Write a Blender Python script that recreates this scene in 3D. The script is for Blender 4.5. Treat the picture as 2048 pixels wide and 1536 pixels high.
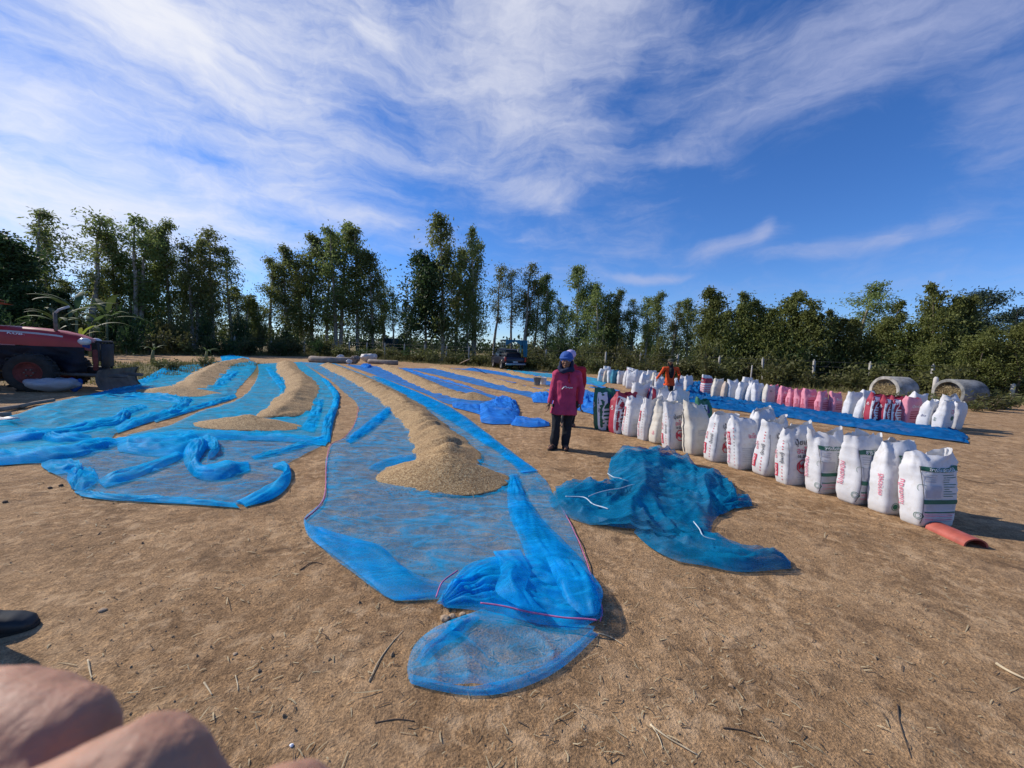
import bpy, bmesh, math, random
from mathutils import Vector, Matrix, Euler, noise
random.seed(11)
for o in list(bpy.data.objects): bpy.data.objects.remove(o)
SC = bpy.context.scene; COL = SC.collection
R_ = math.radians
# ------------------------------------------------------------------ camera
F = 770.0; CAMH = 1.5
PITCH = math.atan(65/770.0); ROLL = R_(2.5)
FW = Vector((0, math.cos(PITCH), -math.sin(PITCH)))
r0 = Vector((1,0,0)); u0 = Vector((0, math.sin(PITCH), math.cos(PITCH)))
RT = r0*math.cos(ROLL) + u0*math.sin(ROLL)
UP = -r0*math.sin(ROLL) + u0*math.cos(ROLL)
CAM = Vector((0,0,CAMH))
cd = bpy.data.cameras.new('camera'); co = bpy.data.objects.new('camera', cd); COL.objects.link(co)
cd.sensor_fit = 'HORIZONTAL'; cd.sensor_width = 36; cd.lens = F/2048*36
cd.clip_start = 0.01; cd.clip_end = 6000
co.matrix_world = Matrix(((RT.x,UP.x,-FW.x,CAM.x),(RT.y,UP.y,-FW.y,CAM.y),(RT.z,UP.z,-FW.z,CAM.z),(0,0,0,1)))
cd.dof.use_dof = True; cd.dof.focus_distance = 8.0; cd.dof.aperture_fstop = 15
SC.camera = co
SC.render.resolution_x = 1024; SC.render.resolution_y = 768

def ray(px, py): return FW + RT*((px-1024)/F) + UP*((768-py)/F)
def G(px, py, z=0.0):
    d = ray(px, py); t = (z-CAMH)/d.z
    return CAM + d*t
def AT(px, py, Y):
    d = ray(px, py); return CAM + d*(Y/d.y)

# ------------------------------------------------------------------ light
SUN_EL = R_(36); SUN_AZ = math.atan2(-0.93, 0.34)      # clockwise from +Y
SD = Vector((math.sin(SUN_AZ)*math.cos(SUN_EL), math.cos(SUN_AZ)*math.cos(SUN_EL), math.sin(SUN_EL)))
sl = bpy.data.lights.new('sun', 'SUN'); sl.energy = 4.6; sl.angle = R_(0.6); sl.color = (1.0, 0.93, 0.83)
so = bpy.data.objects.new('sun', sl); COL.objects.link(so); so.rotation_euler = SD.to_track_quat('Z','Y').to_euler()
so.location = (0,0,30)
W = bpy.data.worlds.new('World'); SC.world = W; W.use_nodes = True
W.cycles.sampling_method = 'MANUAL'; W.cycles.sample_map_resolution = 256
vs = SC.view_settings; vs.view_transform = 'Standard'; vs.look = 'None'; vs.gamma = 1; vs.exposure = 0.12; vs.use_curve_mapping = False
SKY_STRENGTH = 0.10
def build_world():
    nt = W.node_tree; N = nt.nodes; L = nt.links; N.clear()
    def nd(t, **k):
        n = N.new(t)
        for a, b in k.items(): setattr(n, a, b)
        return n
    def m(op, a, b=None, c=None, clamp=False):
        n = nd('ShaderNodeMath', operation=op); n.use_clamp = clamp
        for i, v in enumerate((a, b, c)):
            if v is None: continue
            if isinstance(v, (int, float)): n.inputs[i].default_value = v
            else: L.new(v, n.inputs[i])
        return n.outputs[0]
    out = nd('ShaderNodeOutputWorld'); bg = nd('ShaderNodeBackground'); bg.inputs[1].default_value = SKY_STRENGTH
    L.new(bg.outputs[0], out.inputs[0])
    sky = nd('ShaderNodeTexSky', sky_type='NISHITA'); sky.sun_disc = False
    sky.sun_elevation = SUN_EL; sky.sun_rotation = SUN_AZ
    sky.air_density = 1.0; sky.dust_density = 0.0; sky.ozone_density = 2.0; sky.altitude = 200
    hs = nd('ShaderNodeHueSaturation'); hs.inputs['Saturation'].default_value = 1.1
    tint = nd('ShaderNodeMix', data_type='RGBA', blend_type='MULTIPLY'); tint.inputs[0].default_value = 1.0; tint.inputs[7].default_value = (0.74,0.93,1.36,1)
    L.new(sky.outputs[0], tint.inputs[6]); L.new(tint.outputs[2], hs.inputs['Color'])
    tc = nd('ShaderNodeTexCoord'); sp = nd('ShaderNodeSeparateXYZ'); L.new(tc.outputs['Generated'], sp.inputs[0])
    x, y, z = sp.outputs
    # cirrus lies in long bands of nearly constant elevation: noise in azimuth / elevation, curled a little
    az = m('ARCTAN2', x, y); el = m('ARCSINE', z)
    cb = nd('ShaderNodeCombineXYZ'); L.new(az, cb.inputs[0]); L.new(el, cb.inputs[1])
    def nz(loc, rot, scale, detail, rough, dist, src):
        mp = nd('ShaderNodeMapping'); mp.inputs['Location'].default_value = loc; mp.inputs['Rotation'].default_value = (0,0,rot); mp.inputs['Scale'].default_value = scale
        L.new(src, mp.inputs[0])
        n = nd('ShaderNodeTexNoise'); n.inputs['Scale'].default_value = 1.0; n.inputs['Detail'].default_value = detail
        n.inputs['Roughness'].default_value = rough; n.inputs['Distortion'].default_value = dist
        L.new(mp.outputs[0], n.inputs['Vector']); return n
    wn = nz((3.1,1.7,0), 0, (3.2,4.5,1), 5, 0.55, 0, cb.outputs[0])
    sv = nd('ShaderNodeVectorMath', operation='SUBTRACT'); L.new(wn.outputs['Color'], sv.inputs[0]); sv.inputs[1].default_value = (.5,.5,.5)
    sm = nd('ShaderNodeVectorMath', operation='MULTIPLY'); L.new(sv.outputs[0], sm.inputs[0]); sm.inputs[1].default_value = (0.26,0.14,0)
    av = nd('ShaderNodeVectorMath', operation='ADD'); L.new(cb.outputs[0], av.inputs[0]); L.new(sm.outputs[0], av.inputs[1])
    wp = av.outputs[0]
    n1 = nz((1.4,0.2,0), R_(9), (2.4,11,1), 7, 0.62, 0.25, wp).outputs['Fac']
    n2 = nz((7.7,2.2,0), R_(-12), (7.0,30.0,1), 6, 0.66, 0.3, wp).outputs['Fac']
    n3 = nz((5.3,9.1,0), 0, (3.0,5.0,1), 4, 0.6, 0.5, wp).outputs['Fac']
    n4 = nz((2.3,4.1,0), R_(30), (16,16,1), 5, 0.7, 0.7, wp).outputs['Fac']
    def blob(px_, py_, ra, re, rot, amt):
        """where the bands gather: soft ellipse in azimuth / elevation"""
        d = ray(px_, py_).normalized()
        mp = nd('ShaderNodeMapping', vector_type='TEXTURE'); L.new(wp2, mp.inputs[0])
        mp.inputs['Location'].default_value = (math.atan2(d.x, d.y), math.asin(d.z), 0); mp.inputs['Rotation'].default_value = (0,0,R_(rot)); mp.inputs['Scale'].default_value = (R_(ra), R_(re), 1)
        ln = nd('ShaderNodeVectorMath', operation='LENGTH'); L.new(mp.outputs[0], ln.inputs[0])
        mr = nd('ShaderNodeMapRange', interpolation_type='SMOOTHSTEP'); L.new(ln.outputs['Value'], mr.inputs[0])
        mr.inputs[1].default_value = 1.25; mr.inputs[2].default_value = 0.1; mr.inputs[3].default_value = 0; mr.inputs[4].default_value = amt
        return mr.outputs[0]
    s2 = nd('ShaderNodeVectorMath', operation='MULTIPLY'); L.new(sv.outputs[0], s2.inputs[0]); s2.inputs[1].default_value = (0.16,0.07,0)
    a2 = nd('ShaderNodeVectorMath', operation='ADD'); L.new(cb.outputs[0], a2.inputs[0]); L.new(s2.outputs[0], a2.inputs[1]); wp2 = a2.outputs[0]
    M = 0.33
    for b in [(560,140,34,15,0,0.44),(1050,190,16,14,0,0.36),(1130,0,18,9,0,0.20),(30,410,26,8.5,0,0.62),(0,170,15,4.5,0,0.30),(230,10,14,6,0,0.34),(490,375,9,3,0,0.26),(480,452,11,2,0,0.26),(740,437,9,2.2,0,0.34),
              (1600,140,17,7,6,0.42),(1860,30,13,6,8,0.20),(2020,220,9,8,0,0.30),(1370,315,8,2.2,0,0.36),(1470,345,4,2,-20,0.2),(1485,487,7,1.5,10,0.50),(1532,455,1.3,2.4,0,0.30),(1700,487,11,1.3,6,0.40),(1290,554,7,0.8,0,0.50),(1090,395,8,2.6,-8,0.30),
              (1650,330,20,6,0,-0.30),(810,395,11,3.5,0,-0.18),(400,300,10,3,0,-0.14),(1290,130,3,5,0,-0.08),(1260,30,10,6,0,0.22),(1180,330,9,4,0,0.16),(1330,170,5,4,0,0.16)]:
        M = m('ADD', M, blob(*b))
    d = m('ADD', m('MULTIPLY', m('SUBTRACT', n1, 0.5), 1.15), m('MULTIPLY', m('SUBTRACT', n2, 0.5), 0.45))
    d = m('ADD', d, m('MULTIPLY', m('SUBTRACT', n3, 0.5), 0.55))
    d = m('ADD', d, m('MULTIPLY', m('SUBTRACT', n4, 0.5), 0.28))
    d = m('ADD', d, M)
    mr = nd('ShaderNodeMapRange', interpolation_type='SMOOTHSTEP'); L.new(d, mr.inputs[0])
    mr.inputs[1].default_value = 0.20; mr.inputs[2].default_value = 1.22; mr.inputs[3].default_value = 0; mr.inputs[4].default_value = 0.88
    # thin near the horizon, none below it
    lo = nd('ShaderNodeMapRange', interpolation_type='SMOOTHSTEP'); L.new(z, lo.inputs[0]); lo.inputs[1].default_value = 0.0; lo.inputs[2].default_value = 0.12
    fac = m('MULTIPLY', mr.outputs[0], lo.outputs[0])
    # forward scattering: clouds brighten towards the sun
    vd = nd('ShaderNodeVectorMath', operation='DOT_PRODUCT'); L.new(tc.outputs['Generated'], vd.inputs[0]); vd.inputs[1].default_value = SD
    sg = nd('ShaderNodeMapRange'); L.new(vd.outputs['Value'], sg.inputs[0]); sg.inputs[1].default_value = 0.1; sg.inputs[2].default_value = 0.95; sg.inputs[3].default_value = 0.0; sg.inputs[4].default_value = 1.0
    cm = nd('ShaderNodeMix', data_type='RGBA'); L.new(sg.outputs[0], cm.inputs[0]); cm.inputs[6].default_value = (4.2,4.7,6.9,1); cm.inputs[7].default_value = (9.0,9.0,9.2,1)
    mx = nd('ShaderNodeMix', data_type='RGBA'); L.new(fac, mx.inputs[0]); L.new(hs.outputs[0], mx.inputs[6]); L.new(cm.outputs[2], mx.inputs[7])
    L.new(mx.outputs[2], bg.inputs[0])
build_world()

# ------------------------------------------------------------------ helpers
class NB:
    """small node-graph helper"""
    def __init__(s, name):
        s.m = bpy.data.materials.new(name); s.m.use_nodes = True; s.t = s.m.node_tree; s.t.nodes.clear()
    def n(s, t, ins=None, **k):
        x = s.t.nodes.new(t)
        for a, b in k.items(): setattr(x, a, b)
        for key, v in (ins or {}).items():
            i = x.inputs[key]
            if hasattr(v, 'is_linked') or isinstance(v, bpy.types.NodeSocket): s.t.links.new(v, i)
            else: i.default_value = v
        return x
    def noise(s, scale, detail=4, rough=0.55, dist=0.0, vec=None, coord='Object'):
        if vec is None: vec = s.co(coord)
        return s.n('ShaderNodeTexNoise', {'Vector':vec,'Scale':scale,'Detail':detail,'Roughness':rough,'Distortion':dist})
    def co(s, c='Object'):
        if not hasattr(s, '_tc'): s._tc = s.n('ShaderNodeTexCoord')
        return s._tc.outputs[c]
    def ramp(s, fac, stops):
        r = s.n('ShaderNodeValToRGB', {'Fac':fac}); e = r.color_ramp.elements
        while len(e) < len(stops): e.new(0.5)
        for i, (p, c) in enumerate(stops): e[i].position = p; e[i].color = (*c, 1) if len(c) == 3 else c
        return r.outputs[0]
    def mix(s, fac, a, b, blend='MIX'):
        x = s.n('ShaderNodeMix', data_type='RGBA', blend_type=blend)
        for i, v in ((0, fac), (6, a), (7, b)):
            if isinstance(v, bpy.types.NodeSocket): s.t.links.new(v, x.inputs[i])
            elif i == 0: x.inputs[0].default_value = v
            else: x.inputs[i].default_value = (*v, 1) if len(v) == 3 else v
        return x.outputs[2]
    def math(s, op, a, b=0.0, clamp=False):
        x = s.n('ShaderNodeMath', {0:a, 1:b}, operation=op); x.use_clamp = clamp; return x.outputs[0]
    def bump(s, h, strength=0.5, dist=0.01):
        return s.n('ShaderNodeBump', {'Height':h,'Strength':strength,'Distance':dist}).outputs[0]
    def out(s, sh):
        o = s.n('ShaderNodeOutputMaterial', {'Surface':sh}); return s.m
    def pbsdf(s, color, rough=0.8, normal=None, **k):
        ins = {'Roughness':rough}
        p = s.n('ShaderNodeBsdfPrincipled', ins)
        if isinstance(color, bpy.types.NodeSocket): s.t.links.new(color, p.inputs['Base Color'])
        else: p.inputs['Base Color'].default_value = (*color, 1)
        if normal is not None: s.t.links.new(normal, p.inputs['Normal'])
        for a, v in k.items():
            a = a.replace('_', ' ')
            if isinstance(v, bpy.types.NodeSocket): s.t.links.new(v, p.inputs[a])
            else: p.inputs[a].default_value = v
        return p.outputs[0]

def simple(name, c, rough=0.7, var=0.25, scale=6.0, bump=0.0, bscale=40.0, bdist=0.004, metallic=0.0, spec=0.3, coord='Object', rnd=0.0):
    b = NB(name)
    n = b.noise(scale, 5, 0.6, coord=coord).outputs['Fac']
    dark = tuple(v*(1-var) for v in c); lite = tuple(min(1, v*(1+var)) for v in c)
    col = b.ramp(n, [(0.3, dark), (0.7, lite)])
    if rnd:
        oi = b.n('ShaderNodeObjectInfo')
        hs = b.n('ShaderNodeHueSaturation', {'Color':col, 'Value':b.math('ADD', b.math('MULTIPLY', oi.outputs['Random'], 2*rnd), 1-rnd)})
        col = hs.outputs[0]
    nm = None
    if bump: nm = b.bump(b.noise(bscale, 5, 0.6, coord=coord).outputs['Fac'], bump, bdist)
    return b.out(b.pbsdf(col, rough, nm, Metallic=metallic, Specular_IOR_Level=spec))

MATS = {}
def link(o, parent=None):
    COL.objects.link(o)
    if parent is not None: o.parent = parent
    return o
def mk(name, V, Fc, mat, parent=None, smooth=True, loc=None):
    me = bpy.data.meshes.new(name); me.from_pydata([tuple(v) for v in V], [], Fc); me.update()
    if isinstance(mat, (list, tuple)):
        for q in mat: me.materials.append(q)
    elif mat is not None: me.materials.append(mat)
    if smooth: me.polygons.foreach_set('use_smooth', [True]*len(me.polygons))
    o = bpy.data.objects.new(name, me); link(o, parent)
    if loc is not None: o.location = loc
    return o
def tag(o, label=None, cat=None, group=None, kind=None):
    if label: o['label'] = label
    if cat: o['category'] = cat
    if group: o['group'] = group
    if kind: o['kind'] = kind
    return o
def empty(name, loc=(0,0,0), rz=0.0, label=None, cat=None, group=None):
    o = bpy.data.objects.new(name, None); o.empty_display_size = 0.1; link(o); o.location = loc; o.rotation_euler = (0,0,rz)
    return tag(o, label, cat, group)
def copy_tree(o, parent=None):
    c = o.copy(); COL.objects.link(c)
    if parent is not None: c.parent = parent
    for ch in list(o.children): copy_tree(ch, c)
    return c

class MB:
    def __init__(s): s.V = []; s.F = []
    def add(s, V, Fc):
        b = len(s.V); s.V += [Vector(v) for v in V]; s.F += [tuple(i+b for i in f) for f in Fc]; return s
    def box(s, c, size, rot=None, bev=0.0):
        x, y, z = size[0]/2, size[1]/2, size[2]/2
        if bev > 0:
            b = min(bev, x*.9, y*.9, z*.9); V = []
            for sz in (-1, 1):
                for k, (zz, ins) in enumerate((((z-b) if sz > 0 else -z, 0 if sz > 0 else b), (z if sz > 0 else -(z-b), b if sz > 0 else 0))):
                    xx, yy = x-ins, y-ins
                    for px_, py_ in ((-xx+b,-yy),(xx-b,-yy),(xx,-yy+b),(xx,yy-b),(xx-b,yy),(-xx+b,yy),(-xx,yy-b),(-xx,-yy+b)):
                        V.append(Vector((px_, py_, zz)))
            Fc = [tuple(range(7,-1,-1)), tuple(range(24,32))]
            for r in range(3):
                for i in range(8): Fc.append((r*8+i, r*8+(i+1)%8, r*8+8+(i+1)%8, r*8+8+i))
        else:
            V = [Vector((a,b,cc)) for cc in (-z,z) for b in (-y,y) for a in (-x,x)]
            Fc = [(0,2,3,1),(4,5,7,6),(0,1,5,4),(2,6,7,3),(0,4,6,2),(1,3,7,5)]
        M_ = rot.to_matrix() if rot is not None else None
        V = [(M_ @ v if M_ is not None else v) + Vector(c) for v in V]
        return s.add(V, Fc)
    def tube(s, P, Rr, n=8, cap=True, flat=1.0):
        P = [Vector(p) for p in P]
        if not isinstance(Rr, (list, tuple)): Rr = [Rr]*len(P)
        V = []; pu = None
        for i, p in enumerate(P):
            d = (P[min(i+1, len(P)-1)] - P[max(i-1, 0)])
            d = d.normalized() if d.length > 1e-9 else Vector((0,0,1))
            if pu is None:
                a = Vector((0,0,1)) if abs(d.z) < 0.9 else Vector((1,0,0))
                pu = (a - d*a.dot(d)).normalized()
            else:
                q = pu - d*pu.dot(d); pu = q.normalized() if q.length > 1e-6 else pu
            w = d.cross(pu)
            for k in range(n):
                a = 2*math.pi*k/n
                V.append(p + (pu*math.cos(a)*flat + w*math.sin(a))*Rr[i])
        Fc = []
        for i in range(len(P)-1):
            for k in range(n): Fc.append((i*n+k, i*n+(k+1)%n, (i+1)*n+(k+1)%n, (i+1)*n+k))
        if cap: Fc.append(tuple(range(n-1,-1,-1))); Fc.append(tuple((len(P)-1)*n+k for k in range(n)))
        return s.add(V, Fc)
    def lathe(s, prof, n=24, axis='Z', c=(0,0,0), cap=False):
        V = []; Fc = []
        for r, h in prof:
            for k in range(n):
                a = 2*math.pi*k/n; p = (r*math.cos(a), r*math.sin(a), h)
                if axis == 'Y': p = (p[0], p[2], p[1])
                if axis == 'X': p = (p[2], p[0], p[1])
                V.append(Vector(p)+Vector(c))
        for i in range(len(prof)-1):
            for k in range(n): Fc.append((i*n+k, i*n+(k+1)%n, (i+1)*n+(k+1)%n, (i+1)*n+k))
        if cap: Fc.append(tuple(range(n-1,-1,-1))); Fc.append(tuple((len(prof)-1)*n+k for k in range(n)))
        return s.add(V, Fc)
    def ell(s, c, r, nu=12, nv=8, rot=None):
        V = []; Fc = []
        for j in range(nv+1):
            ph = math.pi*j/nv
            for i in range(nu):
                th = 2*math.pi*i/nu
                v = Vector((r[0]*math.sin(ph)*math.cos(th), r[1]*math.sin(ph)*math.sin(th), r[2]*math.cos(ph)))
                if rot is not None: v = rot.to_matrix() @ v
                V.append(v+Vector(c))
        for j in range(nv):
            for i in range(nu): Fc.append((j*nu+i, (j+1)*nu+i, (j+1)*nu+(i+1)%nu, j*nu+(i+1)%nu))
        return s.add(V, Fc)
    def grid(s, fn, nu, nv):
        V = [fn(i/nu, j/nv) for j in range(nv+1) for i in range(nu+1)]
        Fc = [(j*(nu+1)+i, j*(nu+1)+i+1, (j+1)*(nu+1)+i+1, (j+1)*(nu+1)+i) for j in range(nv) for i in range(nu)]
        return s.add(V, Fc)
    def build(s, name, mat, parent=None, smooth=True, loc=None): return mk(name, s.V, s.F, mat, parent, smooth, loc)

def nz(x, y, z=0.0): return noise.noise(Vector((x, y, z)))
def gz(x, y):
    r = math.hypot(x, y)
    f = 1.0 if r < 9 else max(0.0, 1-(r-9)/12)
    if f <= 0: return 0.0
    return f*(0.010*nz(x*0.9, y*0.9, 3.3) + 0.007*nz(x*3.1, y*3.1, 7.7))

def cr(P, t):
    """Catmull-Rom on list P, t in [0,1] by index"""
    n = len(P)-1; u = min(max(t,0),1)*n; i = min(int(u), n-1); f = u-i
    p0 = P[max(i-1,0)]; p1 = P[i]; p2 = P[i+1]; p3 = P[min(i+2,n)]
    return 0.5*((2*p1) + (p2-p0)*f + (2*p0-5*p1+4*p2-p3)*f*f + (3*p1-p0-3*p2+p3)*f*f*f)
def resample(P, n):
    Q = [cr(P, i/(len(P)*12)) for i in range(len(P)*12+1)]
    L = [0]
    for a, b in zip(Q, Q[1:]): L.append(L[-1]+(b-a).length)
    out = []; k = 0
    for i in range(n):
        d = L[-1]*i/(n-1)
        while k < len(L)-2 and L[k+1] < d: k += 1
        f = (d-L[k])/max(L[k+1]-L[k], 1e-9); out.append(Q[k].lerp(Q[k+1], min(max(f,0),1)))
    return out
def GP(pts): return [G(*p) for p in pts]
# ------------------------------------------------------------------ ground
FENCE = [Vector((-120,-20,0)), Vector((-34,20,0)), Vector((-30,36,0)), Vector((-22,47,0)), Vector((-2,38,0)), Vector((25,23,0)), Vector((60,3,0)), Vector((120,-30,0))]
def beyond(x, y):
    """signed distance past the yard boundary (positive outside the yard)"""
    best = 1e9; sg = -1
    for a, b in zip(FENCE, FENCE[1:]):
        d = b-a; t = max(0, min(1, ((x-a.x)*d.x+(y-a.y)*d.y)/(d.x*d.x+d.y*d.y)))
        qx = a.x+d.x*t; qy = a.y+d.y*t; dd = math.hypot(x-qx, y-qy)
        if dd < best:
            best = dd; sg = 1 if (d.x*(y-a.y)-d.y*(x-a.x)) > 0 else -1
    return best*sg
def ground_material():
    b = NB('dry_soil'); P = b.co('Object')
    big = b.noise(0.35, 4, 0.55).outputs['Fac']; mid = b.noise(2.2, 6, 0.62).outputs['Fac']; fine = b.noise(14, 7, 0.7).outputs['Fac']
    vfine = b.noise(90, 4, 0.7).outputs['Fac']
    c = b.ramp(mid, [(0.30,(0.195,0.110,0.050)),(0.5,(0.335,0.202,0.100)),(0.68,(0.48,0.305,0.16))])
    c = b.mix(b.ramp(big, [(0.35,(0,0,0)),(0.68,(1,1,1))]), c, b.mix(0.55, c, (0.42,0.275,0.15)))
    # greyer, trodden patches
    g2 = b.noise(0.8, 5, 0.6, 0.4, b.n('ShaderNodeMapping', {'Vector':P,'Location':(4,9,0)}).outputs[0]).outputs['Fac']
    c = b.mix(b.ramp(g2, [(0.5,(0,0,0)),(0.75,(.6,.6,.6))]), c, (0.33,0.205,0.105))
    c = b.mix(0.8, c, b.ramp(fine, [(0.3,(0.30,0.29,0.27)),(0.5,(0.5,0.5,0.5)),(0.70,(0.76,0.74,0.70))]), 'OVERLAY')
    sp = b.ramp(vfine, [(0.32,(0.22,0.21,0.20)),(0.5,(0.5,0.5,0.5)),(0.68,(0.82,0.80,0.76))])
    c = b.mix(0.9, c, sp, 'OVERLAY')
    # chaff: stretched pale flecks
    mp = b.n('ShaderNodeMapping', {'Vector':P,'Rotation':(0,0,0.5),'Scale':(1,5,1)}).outputs[0]
    v = b.n('ShaderNodeTexVoronoi', {'Vector':mp,'Scale':22.0,'Randomness':1.0}).outputs['Distance']
    c = b.mix(b.ramp(v, [(0.0,(.75,.75,.75)),(0.13,(0,0,0))]), c, (0.42,0.33,0.20))
    mp2 = b.n('ShaderNodeMapping', {'Vector':P,'Rotation':(0,0,-0.9),'Scale':(1,6,1)}).outputs[0]
    v2 = b.n('ShaderNodeTexVoronoi', {'Vector':mp2,'Scale':16.0}).outputs['Distance']
    c = b.mix(b.ramp(v2, [(0.0,(.7,.7,.7)),(0.12,(0,0,0))]), c, (0.10,0.065,0.035))
    m1 = b.noise(1.1, 5, 0.62, 0.8, b.n('ShaderNodeMapping', {'Vector':P,'Location':(11,3,0)}).outputs[0]).outputs['Fac']
    c = b.mix(b.ramp(m1, [(0.30,(.75,.75,.75)),(0.45,(0,0,0))]), c, b.mix(0.38, c, (0.105,0.066,0.038)))
    c = b.mix(b.ramp(m1, [(0.55,(0,0,0)),(0.70,(.8,.8,.8))]), c, b.mix(0.25, c, (0.62,0.44,0.27)))
    fl = b.noise(8.5, 6, 0.66, 0.5).outputs['Fac']; fz = b.noise(1.5, 4, 0.6, 0.3, b.n('ShaderNodeMapping', {'Vector':P,'Location':(2,17,0)}).outputs[0]).outputs['Fac']
    fm = b.math('MULTIPLY', b.ramp(fl, [(0.50,(0,0,0)),(0.64,(.85,.85,.85))]), b.ramp(fz, [(0.36,(.15,.15,.15)),(0.58,(1,1,1))]))
    c = b.mix(fm, c, b.mix(0.3, (0.72,0.49,0.28), c))
    dk = b.ramp(b.noise(5.0, 5, 0.65, 0.3, b.n('ShaderNodeMapping', {'Vector':P,'Location':(31,5,0)}).outputs[0]).outputs['Fac'], [(0.30,(.7,.7,.7)),(0.44,(0,0,0))])
    c = b.mix(dk, c, (0.10,0.060,0.034))
    at = b.n('ShaderNodeAttribute', attribute_name='grass').outputs['Fac']
    gn = b.noise(1.2, 6, 0.65).outputs['Fac']
    gcol = b.ramp(gn, [(0.3,(0.055,0.062,0.022)),(0.5,(0.11,0.105,0.04)),(0.7,(0.21,0.17,0.075))])
    gf = b.math('MULTIPLY', at, b.math('ADD', b.math('MULTIPLY', gn, 1.3), 0.25), True)
    c = b.mix(gf, c, gcol)
    fd = b.n('ShaderNodeAttribute', attribute_name='field').outputs['Fac']
    c = b.mix(fd, c, b.ramp(gn, [(0.35,(0.16,0.12,0.05)),(0.65,(0.30,0.23,0.11))]))
    h = b.math('ADD', b.math('MULTIPLY', fine, 0.6), b.math('MULTIPLY', vfine, 0.35))
    h = b.math('ADD', h, b.math('MULTIPLY', mid, 0.9))
    nm = b.bump(h, 0.9, 0.05)
    return b.out(b.pbsdf(c, 0.95, nm, Specular_IOR_Level=0.15))
M_GROUND = ground_material()
def build_ground():
    ang = []; a = -180.0
    while a < 180:
        ang.append(R_(a)); a += 0.34 if -72 < a < 72 else 2.5
    rad = [0.0]; r = 0.35
    while r < 60: rad.append(r); r *= 1.019 if r > 0.9 else 1.08
    while r < 4500: rad.append(r); r *= 1.12
    V = [(0,0,gz(0,0))]; n = len(ang)
    for r in rad[1:]:
        for a in ang:
            x = r*math.sin(a); y = r*math.cos(a); z = gz(x, y)
            if r < 9: z += 0.0055*nz(x*9, y*9, 1.1)*(1-r/9) + 0.004*max(0, nz(x*4.2, y*4.2, 5.5)-0.25)*(1-r/9)
            V.append((x, y, z))
    Fc = [(0, 1+(k+1)%n, 1+k) for k in range(n)]
    for j in range(len(rad)-2):
        b0 = 1+j*n; b1 = b0+n
        for k in range(n): Fc.append((b0+k, b0+(k+1)%n, b1+(k+1)%n, b1+k))
    o = mk('ground', V, Fc, M_GROUND); o['kind'] = 'structure'
    me = o.data; g = me.attributes.new('grass','FLOAT','POINT'); f = me.attributes.new('field','FLOAT','POINT')
    gv = []; fv = []
    for (x, y, z) in V:
        d = beyond(x, y) if math.hypot(x, y) < 400 else 100
        w = 1.5*nz(x*0.25, y*0.25, 9)
        q = max(0, min(1, (d+4.5+w)/2.5))
        # weedy patch by the tractor
        e = math.hypot((x+15.5)/5.5, (y-17.5)/7.0); q = max(q, max(0, min(1, (1.15-e+0.15*w)*2.0)))
        gv.append(q); fv.append(max(0, min(1, (d-14)/10)))
    g.data.foreach_set('value', gv); f.data.foreach_set('value', fv)
build_ground()

# ------------------------------------------------------------------ nets
def net_material(name, c, opacity, c2=None, sheen=0.25):
    b = NB(name); P = b.co('Object')
    n = b.noise(3.0, 5, 0.6).outputs['Fac']
    c2 = c2 or tuple(v*0.72 for v in c)
    col = b.ramp(n, [(0.3, c2), (0.7, c)])
    du = b.noise(1.7, 6, 0.7).outputs['Fac']; col = b.mix(b.ramp(du, [(0.52,(0,0,0)),(0.78,(.34,.34,.34))]), col, (0.42,0.36,0.28))
    dif = b.n('ShaderNodeBsdfDiffuse', {'Color':col}).outputs[0]
    trl = b.n('ShaderNodeBsdfTranslucent', {'Color':col}).outputs[0]
    gl = b.n('ShaderNodeBsdfGlossy', {'Color':(0.75,0.88,1,1),'Roughness':0.5}).outputs[0]
    s1 = b.n('ShaderNodeMixShader', {0:0.38, 1:dif, 2:trl}).outputs[0]
    s1 = b.n('ShaderNodeMixShader', {0:0.012*sheen/0.25, 1:s1, 2:gl}).outputs[0]
    # woven threads: fine crossing bands thicken and thin the weave, dust dulls it
    w1 = b.n('ShaderNodeTexWave', {'Vector':P,'Scale':60.0,'Distortion':2.5,'Detail':2.0}, bands_direction='X').outputs['Fac']
    w2 = b.n('ShaderNodeTexWave', {'Vector':P,'Scale':60.0,'Distortion':2.5,'Detail':2.0}, bands_direction='Y').outputs['Fac']
    wv = b.math('MULTIPLY', b.math('ADD', w1, w2), 0.5)
    op = b.math('ADD', b.math('MULTIPLY', b.math('SUBTRACT', n, 0.5), 0.35), opacity-0.08)
    op = b.math('ADD', op, b.math('MULTIPLY', wv, 0.16), True)
    gr = b.noise(70, 2, 0.6).outputs['Fac']; op = b.math('ADD', op, b.math('MULTIPLY', b.math('SUBTRACT', gr, 0.5), 0.5), True)
    # gathered threads: denser weave along small puckers
    for rz_, sc_, amt, wd in ((0.22, (1.3,4.2,1), 0.24, .045), (-0.6, (1.2,3.4,1), 0.20, .035), (0.1, (1.1,5,1), 0.16, .11)):
        mp = b.n('ShaderNodeMapping', {'Vector':P,'Rotation':(0,0,rz_),'Scale':sc_}).outputs[0]
        g = b.noise(0.9, 2, 0.5, 0.5, mp).outputs['Fac']
        g = b.math('ABSOLUTE', b.math('SUBTRACT', g, 0.5))
        op = b.math('ADD', op, b.math('MULTIPLY', b.ramp(g, [(0.0,(1,1,1)),(wd*.5,(.25,.25,.25)),(wd,(0,0,0))]), amt), True)
    tr = b.n('ShaderNodeBsdfTransparent', {'Color':(1,1,1,1)}).outputs[0]
    return b.out(b.n('ShaderNodeMixShader', {0:op, 1:tr, 2:s1}).outputs[0])
NET_CEN = net_material('net_azure', (0.003,0.49,0.98), 0.31)
NET_LEFT = net_material('net_sky_blue', (0.004,0.56,0.98), 0.52)
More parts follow.
